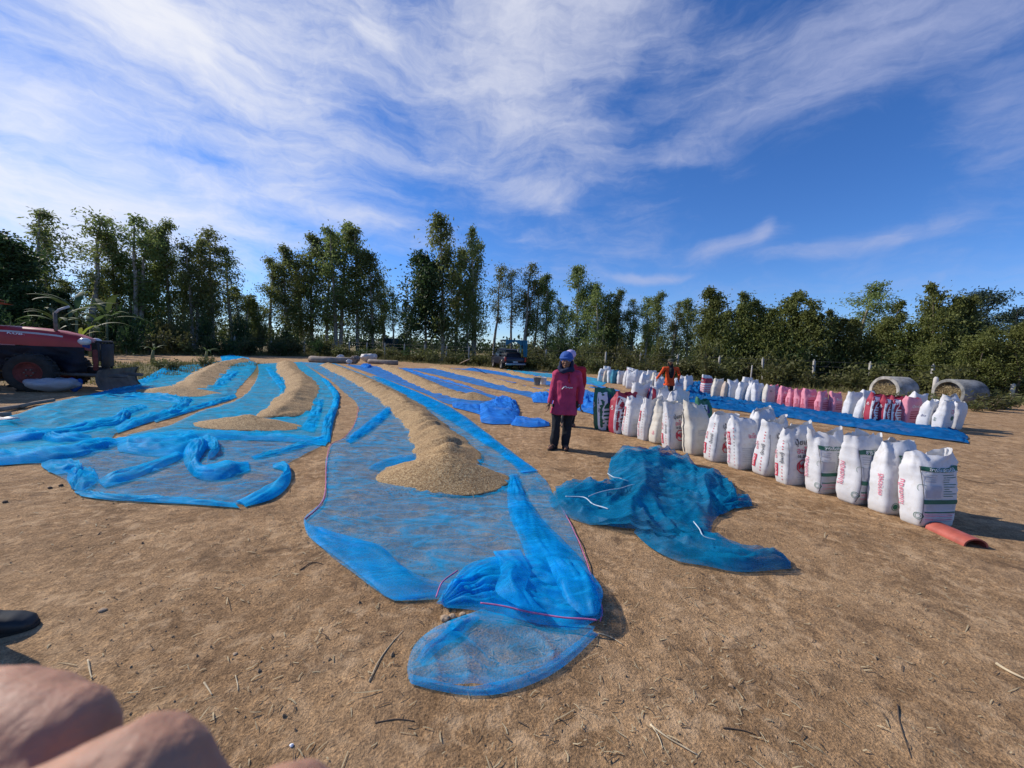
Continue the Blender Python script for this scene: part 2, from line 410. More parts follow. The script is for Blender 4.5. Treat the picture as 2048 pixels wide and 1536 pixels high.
NET_VIO = net_material('net_violet_blue', (0.05,0.34,0.92), 0.62)
NET_TEAL = net_material('net_deep_teal', (0.004,0.27,0.52), 0.40)
NET_TARP = net_material('net_royal', (0.008,0.165,0.47), 0.84)
M_HEM = simple('hem_thread', (0.42,0.13,0.28), 0.8, 0.3, 30)
M_HEMW = simple('hem_cord_white', (0.45,0.55,0.62), 0.7, 0.2, 30)

def ridge(x, y, s, ang, stretch=4.0, seed=0.0):
    ca, sa = math.cos(ang), math.sin(ang)
    u = (x*ca+y*sa)*s; v = (-x*sa+y*ca)*s/stretch
    w = nz(x*s*0.35+seed, y*s*0.35, seed)*0.8
    a = nz(u+w, v, seed+2.1)
    return (1-abs(a)*1.9)
def sheet(rows, nu, nv, amp=0.02, s=6.0, ang=0.0, stretch=4.0, seed=0.0, base=0.010, big=0.0, across=None, zf=None):
    """rows: list of px polylines running across the net, far to near"""
    A = [resample(GP(r), nu+1) for r in rows]
    cols = [[A[k][i] for k in range(len(A))] for i in range(nu+1)]
    C = [resample(c, nv+1) for c in cols]
    mb = MB()
    def fn(u, v):
        p = C[int(round(u*nu))][int(round(v*nv))]
        x, y = p.x, p.y
        x += 0.03*nz(x*2, y*2, seed+4); y += 0.03*nz(x*2, y*2, seed+8)
        r = max(0, ridge(x, y, s, ang, stretch, seed)); r2 = max(0, ridge(x, y, s*2.3, ang+0.9, stretch*0.7, seed+5)-0.2)
        e = min(u, 1-u, v, 1-v)*14; e = min(1.0, 0.25+e)
        z = gz(x, y)+base+e*(amp*r**3 + amp*0.35*r2) + big*max(0, nz(x*1.1, y*1.1, seed+11))
        if zf: z += zf(u, v, x, y)
        return Vector((x, y, z))
    return mb.grid(fn, nu, nv)
def fold(left, right, nu, nv, h=0.05, base=0.02, seed=0.0, rip=0.012, s=7.0, layers=1):
    """a folded-over band of net: closed flat tube between two px edges"""
    A = resample(GP(left), nv+1); B = resample(GP(right), nv+1); mb = MB()
    for ly in range(layers):
        k = 1-0.25*ly
        wid = (A[nv//2]-B[nv//2]).length; ln = sum((A[j+1]-A[j]).length for j in range(nv))
        def top(u, v):
            j = int(round(v*nv)); a = A[j]; b = B[j]; c = (a+b)*0.5
            uu = u + 0.10*nz(v*ln*2.0+seed, u*2, seed)*(1-abs(2*u-1))
            p = c + (a.lerp(b, uu)-c)*k
            ed = min(u, 1-u)*2; pr = min(1, ed*3)**0.6; dome = math.sqrt(max(0, 1-(2*u-1)**2)); en = min(1, min(v, 1-v)*8+0.1)
            # creases run along the band and wander
            q = u*wid*5.0; l = v*ln
            c1 = max(0, 1-abs(nz(q+0.7*nz(l*1.5, u*2, seed), l*1.1, seed+ly*3.1))*2.2)**1.6
            c2 = max(0, 1-abs(nz(q*2.1+5, l*2.6+q*1.4, seed+9))*2.4)**2
            big_ = max(0, 0.55+0.9*nz(l*1.6+seed, q*0.5, seed+6))
            x = p.x+0.035*nz(p.x*3, p.y*3, seed)*dome; y = p.y+0.035*nz(p.x*3, p.y*3, seed+3)*dome
            z = gz(x, y)+base+ly*0.006+en*(0.006*pr + h*k*(0.24*dome*big_ + 0.50*pr*c1*(0.4+0.6*dome)) + rip*0.9*c2*pr)
            return Vector((x, y, max(z, gz(x,y)+base)))
        def bot(u, v):
            p = top(u, v); pr = math.sqrt(max(0, 1-(2*u-1)**2))
            return Vector((p.x, p.y, gz(p.x, p.y)+base-0.004*pr-0.001))
        mb.grid(top, nu, nv); mb.grid(bot, nu, nv)
    return mb
def hem(pts, r=0.006, z=0.03, n=120, mat=None, parent=None):
    P = [Vector((p.x, p.y, gz(p.x, p.y)+z+0.01*nz(p.x*5, p.y*5))) for p in resample(GP(pts), n)]
    return MB().tube(P, r, 5).build('hem', mat or M_HEM, parent)

def net(name, label, rows, nu, nv, mat, **k):
    t = empty(name, (0,0,0), 0, label, 'net')
    sheet(rows, nu, nv, **k).build('netting', mat, t)
    return t
GRP = None
# central net
c_left = [(648,752),(687,784),(716,812),(710,847),(690,876),(662,892),(653,930),(648,1000),(610,1043),(632,1090),(741,1172),(795,1205)]
c_right = [(676,729),(737,752),(834,786),(905,820),(961,865),(1012,903),(1072,942),(1112,1000),(1140,1048),(1163,1100),(1184,1160),(1196,1200)]
def mids(l, r, f): return [(a[0]+(b[0]-a[0])*f, a[1]+(b[1]-a[1])*f) for a, b in zip(l, r)]
rows = [[a, ((a[0]+b[0])/2, (a[1]+b[1])/2), b] for a, b in zip(c_left, c_right)]
rows.insert(0, [(600,724),(640,726),(672,727)])
NC = net('drying_net', 'sky-blue drying net under the longest rice ridge, its front end bunched on the bare soil', rows, 110, 340, NET_CEN, amp=0.032, s=4.6, ang=1.5, stretch=4, seed=1.0)
fold([(742,752),(821,797),(897,842),(961,885),(1003,913),(1040,948)], [(758,754),(842,788),(905,818),(968,863),(1018,902),(1076,944)], 14, 200, 0.05, 0.02, 2.0, layers=2).build('fold', NET_CEN, NC)
fold([(1018,955),(1014,1000),(1021,1041),(1038,1080),(1060,1140),(1100,1180)], [(1036,950),(1048,985),(1082,1038),(1128,1086),(1172,1138),(1194,1190)], 18, 90, 0.035, 0.02, 3.0, layers=2).build('fold', NET_CEN, NC)
fold([(609,1042),(618,1078),(690,1130),(741,1172),(786,1204),(872,1200)], [(640,1070),(700,1080),(760,1096),(805,1140),(850,1163),(905,1172)], 14, 110, 0.045, 0.018, 4.0).build('fold', NET_CEN, NC)
fold([(783,806),(755,830),(722,855),(690,884)], [(790,818),(764,846),(735,868),(700,890)], 8, 60, 0.05, 0.018, 5.0, layers=2).build('fold', NET_CEN, NC)
fold([(800,915),(760,925),(735,940)], [(850,908),(815,930),(760,945)], 10, 30, 0.03, 0.018, 5.5).build('fold', NET_CEN, NC)
# bunched front end
fold([(872,1213),(905,1168),(950,1130),(1020,1120),(1100,1135),(1160,1150),(1193,1188)], [(890,1222),(935,1226),(985,1236),(1040,1246),(1100,1260),(1150,1268),(1206,1240)], 40, 90, 0.13, 0.02, 6.0, rip=0.035, s=5.0, layers=3).build('bunched_end', NET_CEN, NC)
fold([(985,1130),(1000,1170),(990,1215),(1030,1246)], [(1040,1128),(1060,1170),(1050,1215),(1090,1258)], 14, 50, 0.09, 0.10, 7.0, rip=0.03).build('fold', NET_CEN, NC)
fold([(1090,1140),(1110,1190),(1130,1230),(1160,1262)], [(1160,1148),(1190,1185),(1204,1215),(1196,1255)], 14, 50, 0.07, 0.09, 7.7, rip=0.03, layers=2).build('fold', NET_CEN, NC)
tail = [[(962,1232),(1060,1246),(1190,1265)],[(890,1256),(1010,1275),(1175,1282)],[(842,1288),(985,1310),(1138,1315)],[(826,1330),(950,1345),(1092,1345)],[(824,1366),(900,1383),(1000,1388)]]
sheet(tail, 60, 60, amp=0.03, s=4.5, ang=0.6, seed=8.0, base=0.012, big=0.05).build('netting', NET_CEN, NC)
fold([(824,1352),(880,1368),(960,1378),(1060,1350),(1130,1308),(1185,1262)], [(824,1372),(878,1386),(980,1396),(1072,1368),(1142,1326),(1198,1272)], 8, 90, 0.02, 0.012, 9.0).build('fold', NET_CEN, NC)
fold([(905,1250),(880,1275),(850,1300),(830,1330)], [(960,1242),(925,1275),(885,1300),(845,1335)], 10, 40, 0.03, 0.014, 9.4).build('fold', NET_CEN, NC)
hem([(960,1232),(1010,1240),(1070,1252),(1130,1262),(1192,1268)], 0.005, 0.075, 60, None, NC)
hem([(1200,1250),(1204,1225),(1194,1196),(1183,1160),(1162,1100),(1139,1048),(1112,1002)], 0.004, 0.022, 80, None, NC)
hem([(872,1216),(885,1185),(915,1162)], 0.005, 0.07, 24, None, NC)
hem([(717,815),(710,847),(690,876),(662,892),(653,930),(648,1000),(610,1043)], 0.005, 0.02, 100, None, NC)

# second net with its apron and twisted fold
n_left = [(515,728),(517,745),(506,772),(476,800),(400,824),(345,849),(250,872)]
n_right = [(603,724),(622,738),(648,757),(674,785),(676,808),(664,842),(658,886)]
rows = [[a, ((a[0]+b[0])/2, (a[1]+b[1])/2), b] for a, b in zip(n_left, n_right)]
N2 = net('drying_net', 'sky-blue net under the curved rice ridge, with a loose apron twisted into an S fold', rows, 70, 170, NET_LEFT, amp=0.035, s=3.0, ang=1.2, seed=21.0)
apron = [[(238,876),(450,872),(657,886)],[(150,916),(350,918),(606,914)],[(88,934),(330,948),(575,932)],[(134,970),(330,975),(570,962)],[(160,990),(320,1003),(486,1015)]]
sheet(apron, 110, 90, amp=0.03, s=3.2, ang=1.9, seed=24.0, base=0.014, stretch=5).build('netting', NET_CEN, N2)
def pf(l, r, *a, **k): return fold(l, r, *a, **k)
for l, r, hh, ly in [
    ([(236,884),(300,882),(360,872),(380,862)], [(238,906),(300,914),(362,912),(420,890)], 0.16, 2),
    ([(368,882),(366,910),(372,938),(400,962),(450,962),(500,944)], [(425,884),(408,908),(398,930),(420,944),(462,936),(494,925)], 0.17, 2),
    ([(395,880),(420,876),(440,895),(430,915)], [(405,905),(420,900),(424,906),(415,925)], 0.12, 1),
    ([(86,928),(110,924),(150,930),(168,945)], [(96,948),(120,952),(150,948),(150,972)], 0.10, 1),
    ([(140,940),(134,960),(145,980)], [(190,945),(196,965),(170,985)], 0.08, 1),
    ([(196,962),(260,945),(330,920),(366,908)], [(210,978),(270,960),(340,932),(372,916)], 0.07, 1),
    ([(220,880),(330,868),(450,866),(560,872),(655,878)], [(225,890),(330,884),(450,880),(560,884),(652,894)], 0.09, 1),
    ([(500,915),(560,900),(610,885),(650,874)], [(506,920),(566,908),(618,893),(656,882)], 0.05, 1),
    ([(470,1008),(520,990),(560,962),(566,945),(545,938)], [(490,1018),(548,1000),(580,968),(578,936),(545,930)], 0.09, 2),
    ([(150,985),(220,995),(330,1000),(470,1010)], [(160,994),(230,1004),(335,1010),(480,1020)], 0.02, 1),
    ([(640,757),(662,785),(664,808),(648,842),(640,880)], [(650,757),(676,785),(678,808),(668,842),(660,886)], 0.10, 2),
    ([(625,800),(618,830),(600,860)], [(648,800),(640,835),(628,866)], 0.06, 1),
    ([(530,735),(545,760),(560,780),(550,805)], [(540,735),(560,757),(574,778),(566,805)], 0.09, 1)]:
    fold(l, r, 12, 60, hh, 0.016, hh*50+l[0][0]*0.1, rip=0.03, s=3.5, layers=ly).build('fold', NET_LEFT, N2)

# far-left net
l_left = [(486,714),(405,728),(335,735),(290,756),(235,778),(120,803),(0,842),(-70,872)]
l_right = [(514,727),(510,740),(495,758),(478,776),(460,798),(380,822),(308,843),(226,872)]
rows = [[a, ((a[0]+b[0])/2, (a[1]+b[1])/2), b] for a, b in zip(l_left, l_right)]
rows.append([(-90,930),(70,926),(236,889)])
N1 = net('drying_net', 'crumpled sky-blue net reaching from the tractor blade towards the twisted apron', rows, 90, 200, NET_LEFT, amp=0.06, s=2.2, ang=1.0, seed=31.0)
for l, r, hh, ly in [
    ([(246,818),(235,835),(190,848),(100,864),(-20,872)], [(262,826),(250,846),(200,860),(110,878),(-20,892)], 0.13, 2),
    ([(-80,895),(40,905),(130,900),(228,878)], [(-80,935),(40,930),(130,924),(238,892)], 0.14, 2),
    ([(250,792),(300,790),(350,795),(370,800)], [(245,800),(300,802),(345,806),(365,812)], 0.10, 1),
    ([(372,795),(350,815),(290,835),(230,855)], [(388,802),(362,826),(300,846),(236,868)], 0.12, 1),
    ([(290,812),(250,822),(230,835)], [(300,820),(262,832),(240,845)], 0.10, 1),
    ([(330,734),(300,752),(250,772),(180,790)], [(345,738),(315,758),(262,780),(190,797)], 0.08, 1),
    ([(470,790),(440,800),(380,818),(310,838)], [(474,796),(446,806),(386,824),(312,846)], 0.05, 1),
    ([(30,868),(70,862),(120,872),(180,870)], [(36,884),(74,880),(122,888),(186,882)], 0.10, 1),
    ([(455,745),(440,760),(420,775)], [(480,742),(462,762),(432,780)], 0.14, 1),
    ([(440,712),(470,712),(500,718)], [(444,722),(474,722),(504,726)], 0.18, 2)]:
    fold(l, r, 12, 60, hh, 0.016, hh*50+l[0][0]*0.1, rip=0.04, s=3.0, layers=ly).build('fold', NET_LEFT, N1)

# violet-blue nets to the right of the central one
def strip(label, left, right, nu, nv, mat, folds=(), **k):
    rows = [[a, ((a[0]+b[0])/2, (a[1]+b[1])/2), b] for a, b in zip(left, right)]
    t = net('drying_net', label, rows, nu, nv, mat, **k)
    for l, r, hh, ly in folds: fold(l, r, 10, 50, hh, 0.018, hh*50+l[0][0]*0.1, rip=0.03, s=3.0, layers=ly).build('fold', mat, t)
    return t
N4 = strip('violet-blue net under the rice ridge next to the longest one, ending in a dark bunch', [(690,729),(765,756),(845,786),(890,806),(930,816),(985,845)], [(800,736),(834,748),(905,769),(958,784),(1000,797),(1030,850)], 50, 130, NET_VIO,
    [([(958,812),(975,804),(1000,800),(1030,800)], [(962,846),(990,850),(1030,846),(1040,825)], 0.22, 3),
     ([(990,800),(1005,796),(1020,797)], [(985,830),(1010,832),(1032,828)], 0.30, 2),
     ([(1025,830),(1060,838),(1098,846)], [(1022,852),(1060,856),(1098,854)], 0.12, 2),
     ([(905,806),(935,808),(962,814)], [(905,816),(938,824),(966,832)], 0.10, 2),
     ([(803,737),(834,748),(905,768),(958,783)], [(812,736),(850,750),(920,770),(972,786)], 0.10, 1),
     ([(720,732),(730,738)], [(735,728),(748,734)], 0.25, 2)], amp=0.035, s=2.4, seed=41.0)
N5 = strip('violet-blue net between two rice ridges, its end bunched behind the woman in pink', [(812,737),(880,752),(960,772),(1040,790),(1100,808),(1195,832)], [(905,737),(960,752),(1040,770),(1110,782),(1180,788),(1212,806)], 40, 110, NET_VIO,
    [([(1062,790),(1090,786),(1120,790)], [(1066,806),(1100,808),(1130,812)], 0.2, 2),
     ([(1150,788),(1175,786),(1205,795)], [(1155,815),(1185,825),(1212,830)], 0.24, 2),
     ([(1120,800),(1160,806),(1200,815)], [(1120,812),(1160,822),(1200,834)], 0.15, 2),
     ([(870,738),(900,745),(960,758),(1020,768)], [(878,736),(910,742),(972,755),(1034,766)], 0.08, 1)], amp=0.04, s=2.2, seed=51.0)
N6 = strip('blue net under the rice ridge beside the buckets', [(905,737),(985,748),(1060,763),(1120,776),(1190,790)], [(985,739),(1060,749),(1120,760),(1190,770),(1240,782)], 40, 90, NET_VIO,
    [([(930,738),(990,745),(1060,757)], [(940,736),(1004,743),(1072,755)], 0.07, 1)], amp=0.04, s=2.2, seed=61.0)
N7 = strip('pale blue net beside the pickup and the farthest white sacks', [(985,741),(1060,751),(1130,762),(1200,774)], [(1010,739),(1080,746),(1160,752),(1220,762)], 40, 60, NET_LEFT, amp=0.04, s=2.2, seed=71.0)
# tarp below the back row of sacks
t_back = [(1378,776),(1420,786),(1500,801),(1600,817),(1700,832),(1800,848),(1900,862),(1932,872)]
t_front = [(1345,800),(1400,812),(1480,824),(1560,834),(1650,848),(1750,863),(1850,877),(1938,889)]
rows = [[a, ((a[0]*2+b[0])/3, (a[1]*2+b[1])/3), ((a[0]+2*b[0])/3, (a[1]+2*b[1])/3), b] for a, b in zip(t_back, t_front)]
NT = net('drying_net', 'royal-blue net spread along the foot of the long back row of sacks', rows, 50, 260, NET_TARP, amp=0.10, s=3.0, ang=0.4, seed=81.0)
for i, (x0, y0, x1, y1, w, hh) in enumerate([(1350,800,1440,815,8,.12),(1400,800,1500,818,8,.14),(1440,812,1560,832,8,.14),(1500,806,1600,826,8,.10),(1560,826,1680,848,7,.12),(1640,836,1760,856,6,.07),(1720,852,1850,872,6,.06),(1600,822,1700,838,6,.08),(1850,866,1930,882,6,.05)]):
    fold([(x0,y0-w/2),((x0+x1)/2,(y0+y1)/2-w/2-2),(x1,y1-w/2)], [(x0-3,y0+w/2),((x0+x1)/2-3,(y0+y1)/2+w/2-2),(x1-3,y1+w/2)], 10, 40, hh, 0.02, i*3.3, rip=0.05, s=3.0).build('fold', NET_TARP, NT)
NH = empty('net_bundle', (0,0,0), 0, 'royal-blue net heaped in a gap of the back row of sacks', 'net')
fold([(1378,768),(1395,766),(1412,770)], [(1366,792),(1390,794),(1412,792)], 24, 30, 0.42, 0.02, 4.4, rip=0.08, s=2.6, layers=2).build('netting', NET_TARP, NH)
NH2 = empty('net_bundle', (0,0,0), 0, 'blue net heaped at the feet of the man in orange', 'net')
fold([(1298,786),(1320,784),(1345,788)], [(1300,802),(1325,808),(1360,806)], 20, 30, 0.22, 0.02, 5.4, rip=0.06, s=2.6, layers=2).build('netting', NET_TARP, NH2)
# dark teal net left in a crumpled pile
NP = empty('net_bundle', (0,0,0), 0, 'dark teal net crumpled in a pile between the central net and the front sacks', 'net')
pile = [[(1222,918),(1300,908),(1330,912),(1352,922)],[(1216,945),(1300,940),(1380,940),(1415,948)],[(1215,968),(1300,970),(1400,975),(1455,965)],[(1180,975),(1290,995),(1390,1010),(1470,1005)],[(1108,985),(1240,1010),(1370,1035),(1440,1030)],[(1118,1020),(1235,1045),(1340,1062),(1420,1060)],[(1180,1050),(1260,1068),(1340,1085),(1425,1085)]]
def pz(u, v, x, y):
    e = min(u, 1-u)*6; e = min(1, e)
    return e*(0.13*max(0, ridge(x, y, 1.5, 2.3, 2.8, 91.0))**2.2 + 0.07*max(0, ridge(x, y, 3.1, 2.9, 2.2, 93.0))**2 + 0.05*max(0, nz(x*1.3, y*1.3, 95)))
sheet(pile, 100, 110, amp=0.035, s=3.6, ang=2.2, seed=92.0, zf=pz, base=0.015).build('netting', NET_TEAL, NP)
sheet([[(p[0]+6*math.sin(i), p[1]+4) for p in r] for i, r in enumerate(pile)], 80, 90, amp=0.03, s=4.4, ang=2.6, seed=97.0, zf=lambda u,v,x,y: pz(u,v,x,y)*0.6, base=0.010).build('netting', NET_TEAL, NP)
for i, (l, r, hh, ly) in enumerate([
    ([(1222,916),(1290,908),(1350,920),(1400,940),(1450,955)], [(1216,950),(1280,965),(1340,985),(1400,1005),(1440,1028)], 0.16, 2),
    ([(1218,962),(1290,968),(1350,980),(1420,1008)], [(1214,975),(1290,992),(1350,1004),(1420,1028)], 0.15, 1),
    ([(1110,975),(1180,968),(1250,985),(1330,1005),(1400,1020)], [(1122,1020),(1200,1020),(1260,1025),(1330,1040),(1395,1060)], 0.13, 2),
    ([(1125,1015),(1190,1010),(1270,1025),(1350,1040)], [(1160,1045),(1230,1058),(1290,1064),(1360,1070)], 0.10, 1),
    ([(1420,955),(1450,960),(1470,985)], [(1425,1030),(1445,1032),(1475,1015)], 0.13, 1),
    ([(1440,1002),(1470,1000),(1503,1003)], [(1440,1020),(1470,1020),(1506,1015)], 0.04, 1),
    ([(1300,1045),(1350,1040),(1400,1065),(1450,1095),(1500,1115),(1555,1115),(1580,1128)], [(1268,1070),(1300,1100),(1350,1125),(1410,1138),(1470,1148),(1530,1146),(1582,1142)], 0.11, 2),
    ([(1330,1060),(1370,1060),(1400,1085),(1440,1105)], [(1330,1085),(1370,1100),(1410,1120),(1440,1130)], 0.10, 1)]):
    fold(l, r, 22, 70, hh, 0.02, 100+i*7.1, rip=0.05, s=4.0, layers=ly).build('fold', NET_TEAL, NP)
hem([(1130,1014),(1165,1016),(1185,1030),(1215,1044)], 0.006, 0.115, 40, M_HEMW, NP)
hem([(1176,1018),(1200,1008),(1240,1000),(1268,992)], 0.005, 0.13, 40, M_HEMW, NP)
hem([(1214,965),(1225,975),(1240,978),(1256,983)], 0.006, 0.12, 30, M_HEMW, NP)
hem([(1385,1070),(1396,1085),(1405,1100),(1430,1108)], 0.005, 0.115, 30, M_HEMW, NP)

# ------------------------------------------------------------------ rice ridges
def grain_material():
    b = NB('rice_grain'); P = b.co('Object')
    v = b.n('ShaderNodeTexVoronoi', {'Vector':P,'Scale':95.0}).outputs
    sep = b.n('ShaderNodeSeparateColor', {0:v['Color']}).outputs[0]
    c = b.ramp(sep, [(0.0,(0.165,0.095,0.042)),(0.35,(0.31,0.19,0.085)),(0.7,(0.43,0.28,0.13)),(1.0,(0.61,0.44,0.24))])
    n = b.noise(1.6, 5, 0.6).outputs['Fac']
    c = b.mix(0.6, c, b.ramp(n, [(0.3,(0.40,0.40,0.40)),(0.7,(0.60,0.60,0.58))]), 'OVERLAY')
    nm = b.bump(v['Distance'], 0.8, 0.010)
    return b.out(b.pbsdf(c, 0.8, nm, Specular_IOR_Level=0.25))
M_GRAIN = grain_material()
def spill(CW, parent, seed, n=900):
    """thin scatter of grain beside a ridge"""
    rn = random.Random(int(seed*10)+3); mb = MB()
    for _ in range(n):
        c, w = rn.choice(CW); a = rn.uniform(0, 6.283); r = w*(0.9+abs(rn.gauss(0, .22))); x = c.x+r*math.cos(a); y = c.y+r*math.sin(a); z = gz(x, y)+.022; q = rn.uniform(.005,.010)*(1+.05*c.y); t = rn.uniform(0, 3.14)
        d = Vector((math.cos(t), math.sin(t), 0))*q; e = Vector((-d.y, d.x, 0))*.45; p = Vector((x, y, z)); i = len(mb.V)
        mb.V += [p-d, p+e, p+d, p-e, p+Vector((0,0,q*.5))]; mb.F += [(i,i+1,i+4),(i+1,i+2,i+4),(i+2,i+3,i+4),(i+3,i,i+4)]
    tag(mb.build('spilled_grain', M_GRAIN, parent, False), kind='stuff')
def windrow(label, pts, rake=3.2, nv=150, nu=26, seed=0.0):
    """pts: (px, py, half width m, height m) far to near"""
    C = [G(p[0], p[1]) for p in pts]; n = len(C)
    Wd = [Vector((p[2]*1.15, p[3]*0.52, 0)) for p in pts]
    mb = MB(); S = []; L = 0
    Pm = [cr(C, i/nv) for i in range(nv+1)]; Wm = [cr(Wd, i/nv) for i in range(nv+1)]
    dist = [0]
    for a, b in zip(Pm, Pm[1:]): dist.append(dist[-1]+(b-a).length)
    V = []
    for j in range(nv+1):
        d = (Pm[min(j+1,nv)]-Pm[max(j-1,0)]).normalized(); s = Vector((d.y, -d.x, 0))
        w, h = Wm[j].x, Wm[j].y
        en = min(1.0, dist[j]/max(w*0.8, .05), (dist[-1]-dist[j])/max(w*1.1, .05)); en = math.sqrt(max(0.0, 1-(1-en)**2))
        for i in range(nu+1):
            q = -1+2*i/nu; aq = abs(q)
            ww = w*(0.35+0.65*en)*(1+0.16*nz(dist[j]*1.7, q*1.5+seed, seed)+0.10*nz(dist[j]*rake*1.2, (1 if q > 0 else -1)*3+seed, seed))
            p = Pm[j]+s*(q*ww)
            hh = h*en*(1-aq**1.45)**1.1
            rk = math.sin((dist[j]*rake + 0.5*aq + 1.7*nz(dist[j]*0.9, q+seed))*2*math.pi*0.5)*(0.55+0.9*abs(nz(dist[j]*0.6, seed, 4)))
            hh *= 1+0.34*rk*(1-0.5*aq)
            hh += 0.055*h/0.3*nz(p.x*3.4, p.y*3.4, seed)*(1-aq*aq)*en + 0.012*nz(p.x*13, p.y*13, seed)*(1-aq**3)*en
            V.append(Vector((p.x, p.y, gz(p.x, p.y)+0.022+max(-0.02, hh - (0.03 if aq > 0.98 else 0)))))
    Fc = [(j*(nu+1)+i, j*(nu+1)+i+1, (j+1)*(nu+1)+i+1, (j+1)*(nu+1)+i) for j in range(nv) for i in range(nu)]
    t = mk('rice_ridge', V, Fc, M_GRAIN)
    spill([(Pm[j], Wm[j].x) for j in range(0, nv+1, 2)], t, seed)
    return tag(t, label, 'rice ridge', 'raked ridges of rice on the nets')
windrow('raked rice ridge on the central net, running far back from a large rounded heap', [(655,731,.50,.30),(690,746,.50,.32),(728,764,.46,.32),(768,786,.42,.30),(806,812,.40,.30),(840,842,.38,.29),(868,872,.38,.30),(888,900,.40,.32),(898,926,.40,.30),(900,945,.34,.2)], 3.4, 260, 30, 1.0)
# the large rounded heap at the near end of the central ridge
def heap(label, cpx, cpy, rx, ry, h, rz, seed, group='raked ridges of rice on the nets'):
    c = G(cpx, cpy); V = []; Fc = []; nr, na = 36, 90
    V.append(Vector((c.x, c.y, h)))
    for j in range(1, nr+1):
        r = j/nr
        for k in range(na):
            a = 2*math.pi*k/na
            rr = r*(1+0.10*nz(math.cos(a)*1.3+seed, math.sin(a)*1.3, seed)+0.03*nz(math.cos(a)*6, math.sin(a)*6, seed))
            x = rr*rx*math.cos(a); y = rr*ry*math.sin(a)
            x, y = x*math.cos(rz)-y*math.sin(rz)+c.x, x*math.sin(rz)+y*math.cos(rz)+c.y
            z = h*(1-r**1.25)**1.15 if r < 1 else 0
            z += 0.022*nz(x*4, y*4, seed)*(1-r*r)+0.006*nz(x*18, y*18, seed)*(1-r**4)
            V.append(Vector((x, y, gz(x, y)+0.020+z-(0.03 if j == nr else 0))))
    Fc += [(0, 1+k, 1+(k+1)%na) for k in range(na)]
    for j in range(nr-1):
        for k in range(na): Fc.append((1+j*na+k, 1+(j+1)*na+k, 1+(j+1)*na+(k+1)%na, 1+j*na+(k+1)%na))
    o = tag(mk('rice_heap', V, Fc, M_GRAIN), label, 'rice heap', None); spill([(Vector((c.x+rx*.35*k*math.cos(rz), c.y+rx*.35*k*math.sin(rz), 0)), ry*1.05) for k in (-1.4,-.7,0,.7,1.4)], o, seed+.5, 500); return o
heap('large rounded rice heap in front of the longest ridge on the central net', 888, 958, 0.80, 0.54, 0.28, R_(-8), 3.0)
windrow('rice ridge on the crumpled net nearest the tractor', [(492,722,.5,.34),(452,729,.5,.34),(432,738,.52,.34),(412,752,.50,.33),(395,768,.5,.30),(375,782,.5,.24)], 2.4, 130, 24, 5.0)
heap('low pointed rice heap ending the ridge nearest the tractor', 355, 788, 1.35, 0.55, 0.20, R_(-4), 6.0)
windrow('curved rice ridge on the net with the twisted apron', [(572,726,.5,.32),(578,742,.5,.34),(598,760,.48,.34),(604,778,.46,.32),(592,800,.44,.31),(575,822,.42,.28),(548,838,.42,.24)], 3.0, 150, 24, 8.0)
heap('low pointed rice heap ending the curved ridge', 497, 853, 0.98, 0.42, 0.18, R_(-6), 9.0)
windrow('rice ridge on the violet-blue net ending at its dark bunch', [(768,733,.5,.30),(800,746,.5,.32),(840,764,.46,.30),(880,782,.42,.26),(930,795,.38,.2)], 3.0, 150, 22, 11.0)
heap('rice heap beside the dark bunch of the violet-blue net', 945, 798, 0.75, 0.55, 0.20, R_(-20), 12.0)
windrow('rice ridge between the violet-blue nets behind the woman in pink', [(868,735,.5,.30),(920,747,.46,.30),(985,763,.42,.27),(1040,777,.40,.24),(1098,788,.36,.2),(1150,795,.3,.14)], 3.0, 150, 22, 14.0)
windrow('rice ridge running behind the grey bucket', [(960,738,.5,.30),(1010,745,.48,.30),(1060,755,.44,.26),(1120,764,.4,.22),(1190,775,.34,.15)], 3.0, 130, 22, 17.0)
windrow('short thin rice ridge near the farthest white sacks', [(1120,766,.35,.14),(1180,780,.35,.14),(1215,788,.3,.12)], 3.0, 60, 20, 19.0)
# ------------------------------------------------------------------ sacks
def cloth_white(name, c, var=0.10, rough=0.55):
    b = NB(name); P = b.co('Object')
    n = b.noise(5, 5, 0.6).outputs['Fac']; d = b.noise(16, 5, 0.7).outputs['Fac']
    col = b.ramp(n, [(0.3, tuple(v*(1-var) for v in c)), (0.7, c)])
    sp = b.n('ShaderNodeSeparateXYZ', {0:P}).outputs[2]
    dirt = b.math('MULTIPLY', b.ramp(d, [(0.50,(0,0,0)),(0.72,(1,1,1))]), 0.5)
    foot = b.n('ShaderNodeMapRange', {0:b.math('ADD', sp, b.math('MULTIPLY', d, 0.12)), 1:0.16, 2:0.05, 3:0.0, 4:0.55}).outputs[0]
    dirt = b.math('MAXIMUM', dirt, foot)
    col = b.mix(dirt, col, tuple(v*k for v, k in zip(c, (0.74,0.66,0.55))))
    w1 = b.n('ShaderNodeTexWave', {'Vector':P,'Scale':55.0,'Distortion':0.6}, bands_direction='Z').outputs['Fac']
    nm = b.bump(b.math('ADD', b.math('MULTIPLY', w1, 0.25), b.noise(22, 4, 0.6).outputs['Fac']), 0.35, 0.006)
    return b.out(b.pbsdf(col, rough, nm, Specular_IOR_Level=0.35, Subsurface_Weight=0.0))
SW = cloth_white('woven_white', (0.64,0.64,0.65)); SC_ = cloth_white('woven_cream', (0.62,0.58,0.50)); SP = cloth_white('woven_pink', (0.72,0.27,0.34))
SM = cloth_white('woven_maroon', (0.36,0.030,0.06)); SGn = cloth_white('woven_green', (0.035,0.16,0.09)); ST = cloth_white('woven_teal', (0.05,0.24,0.34)); SB = cloth_white('woven_beige', (0.55,0.44,0.35))
SGr = cloth_white('woven_grey', (0.52,0.50,0.52))
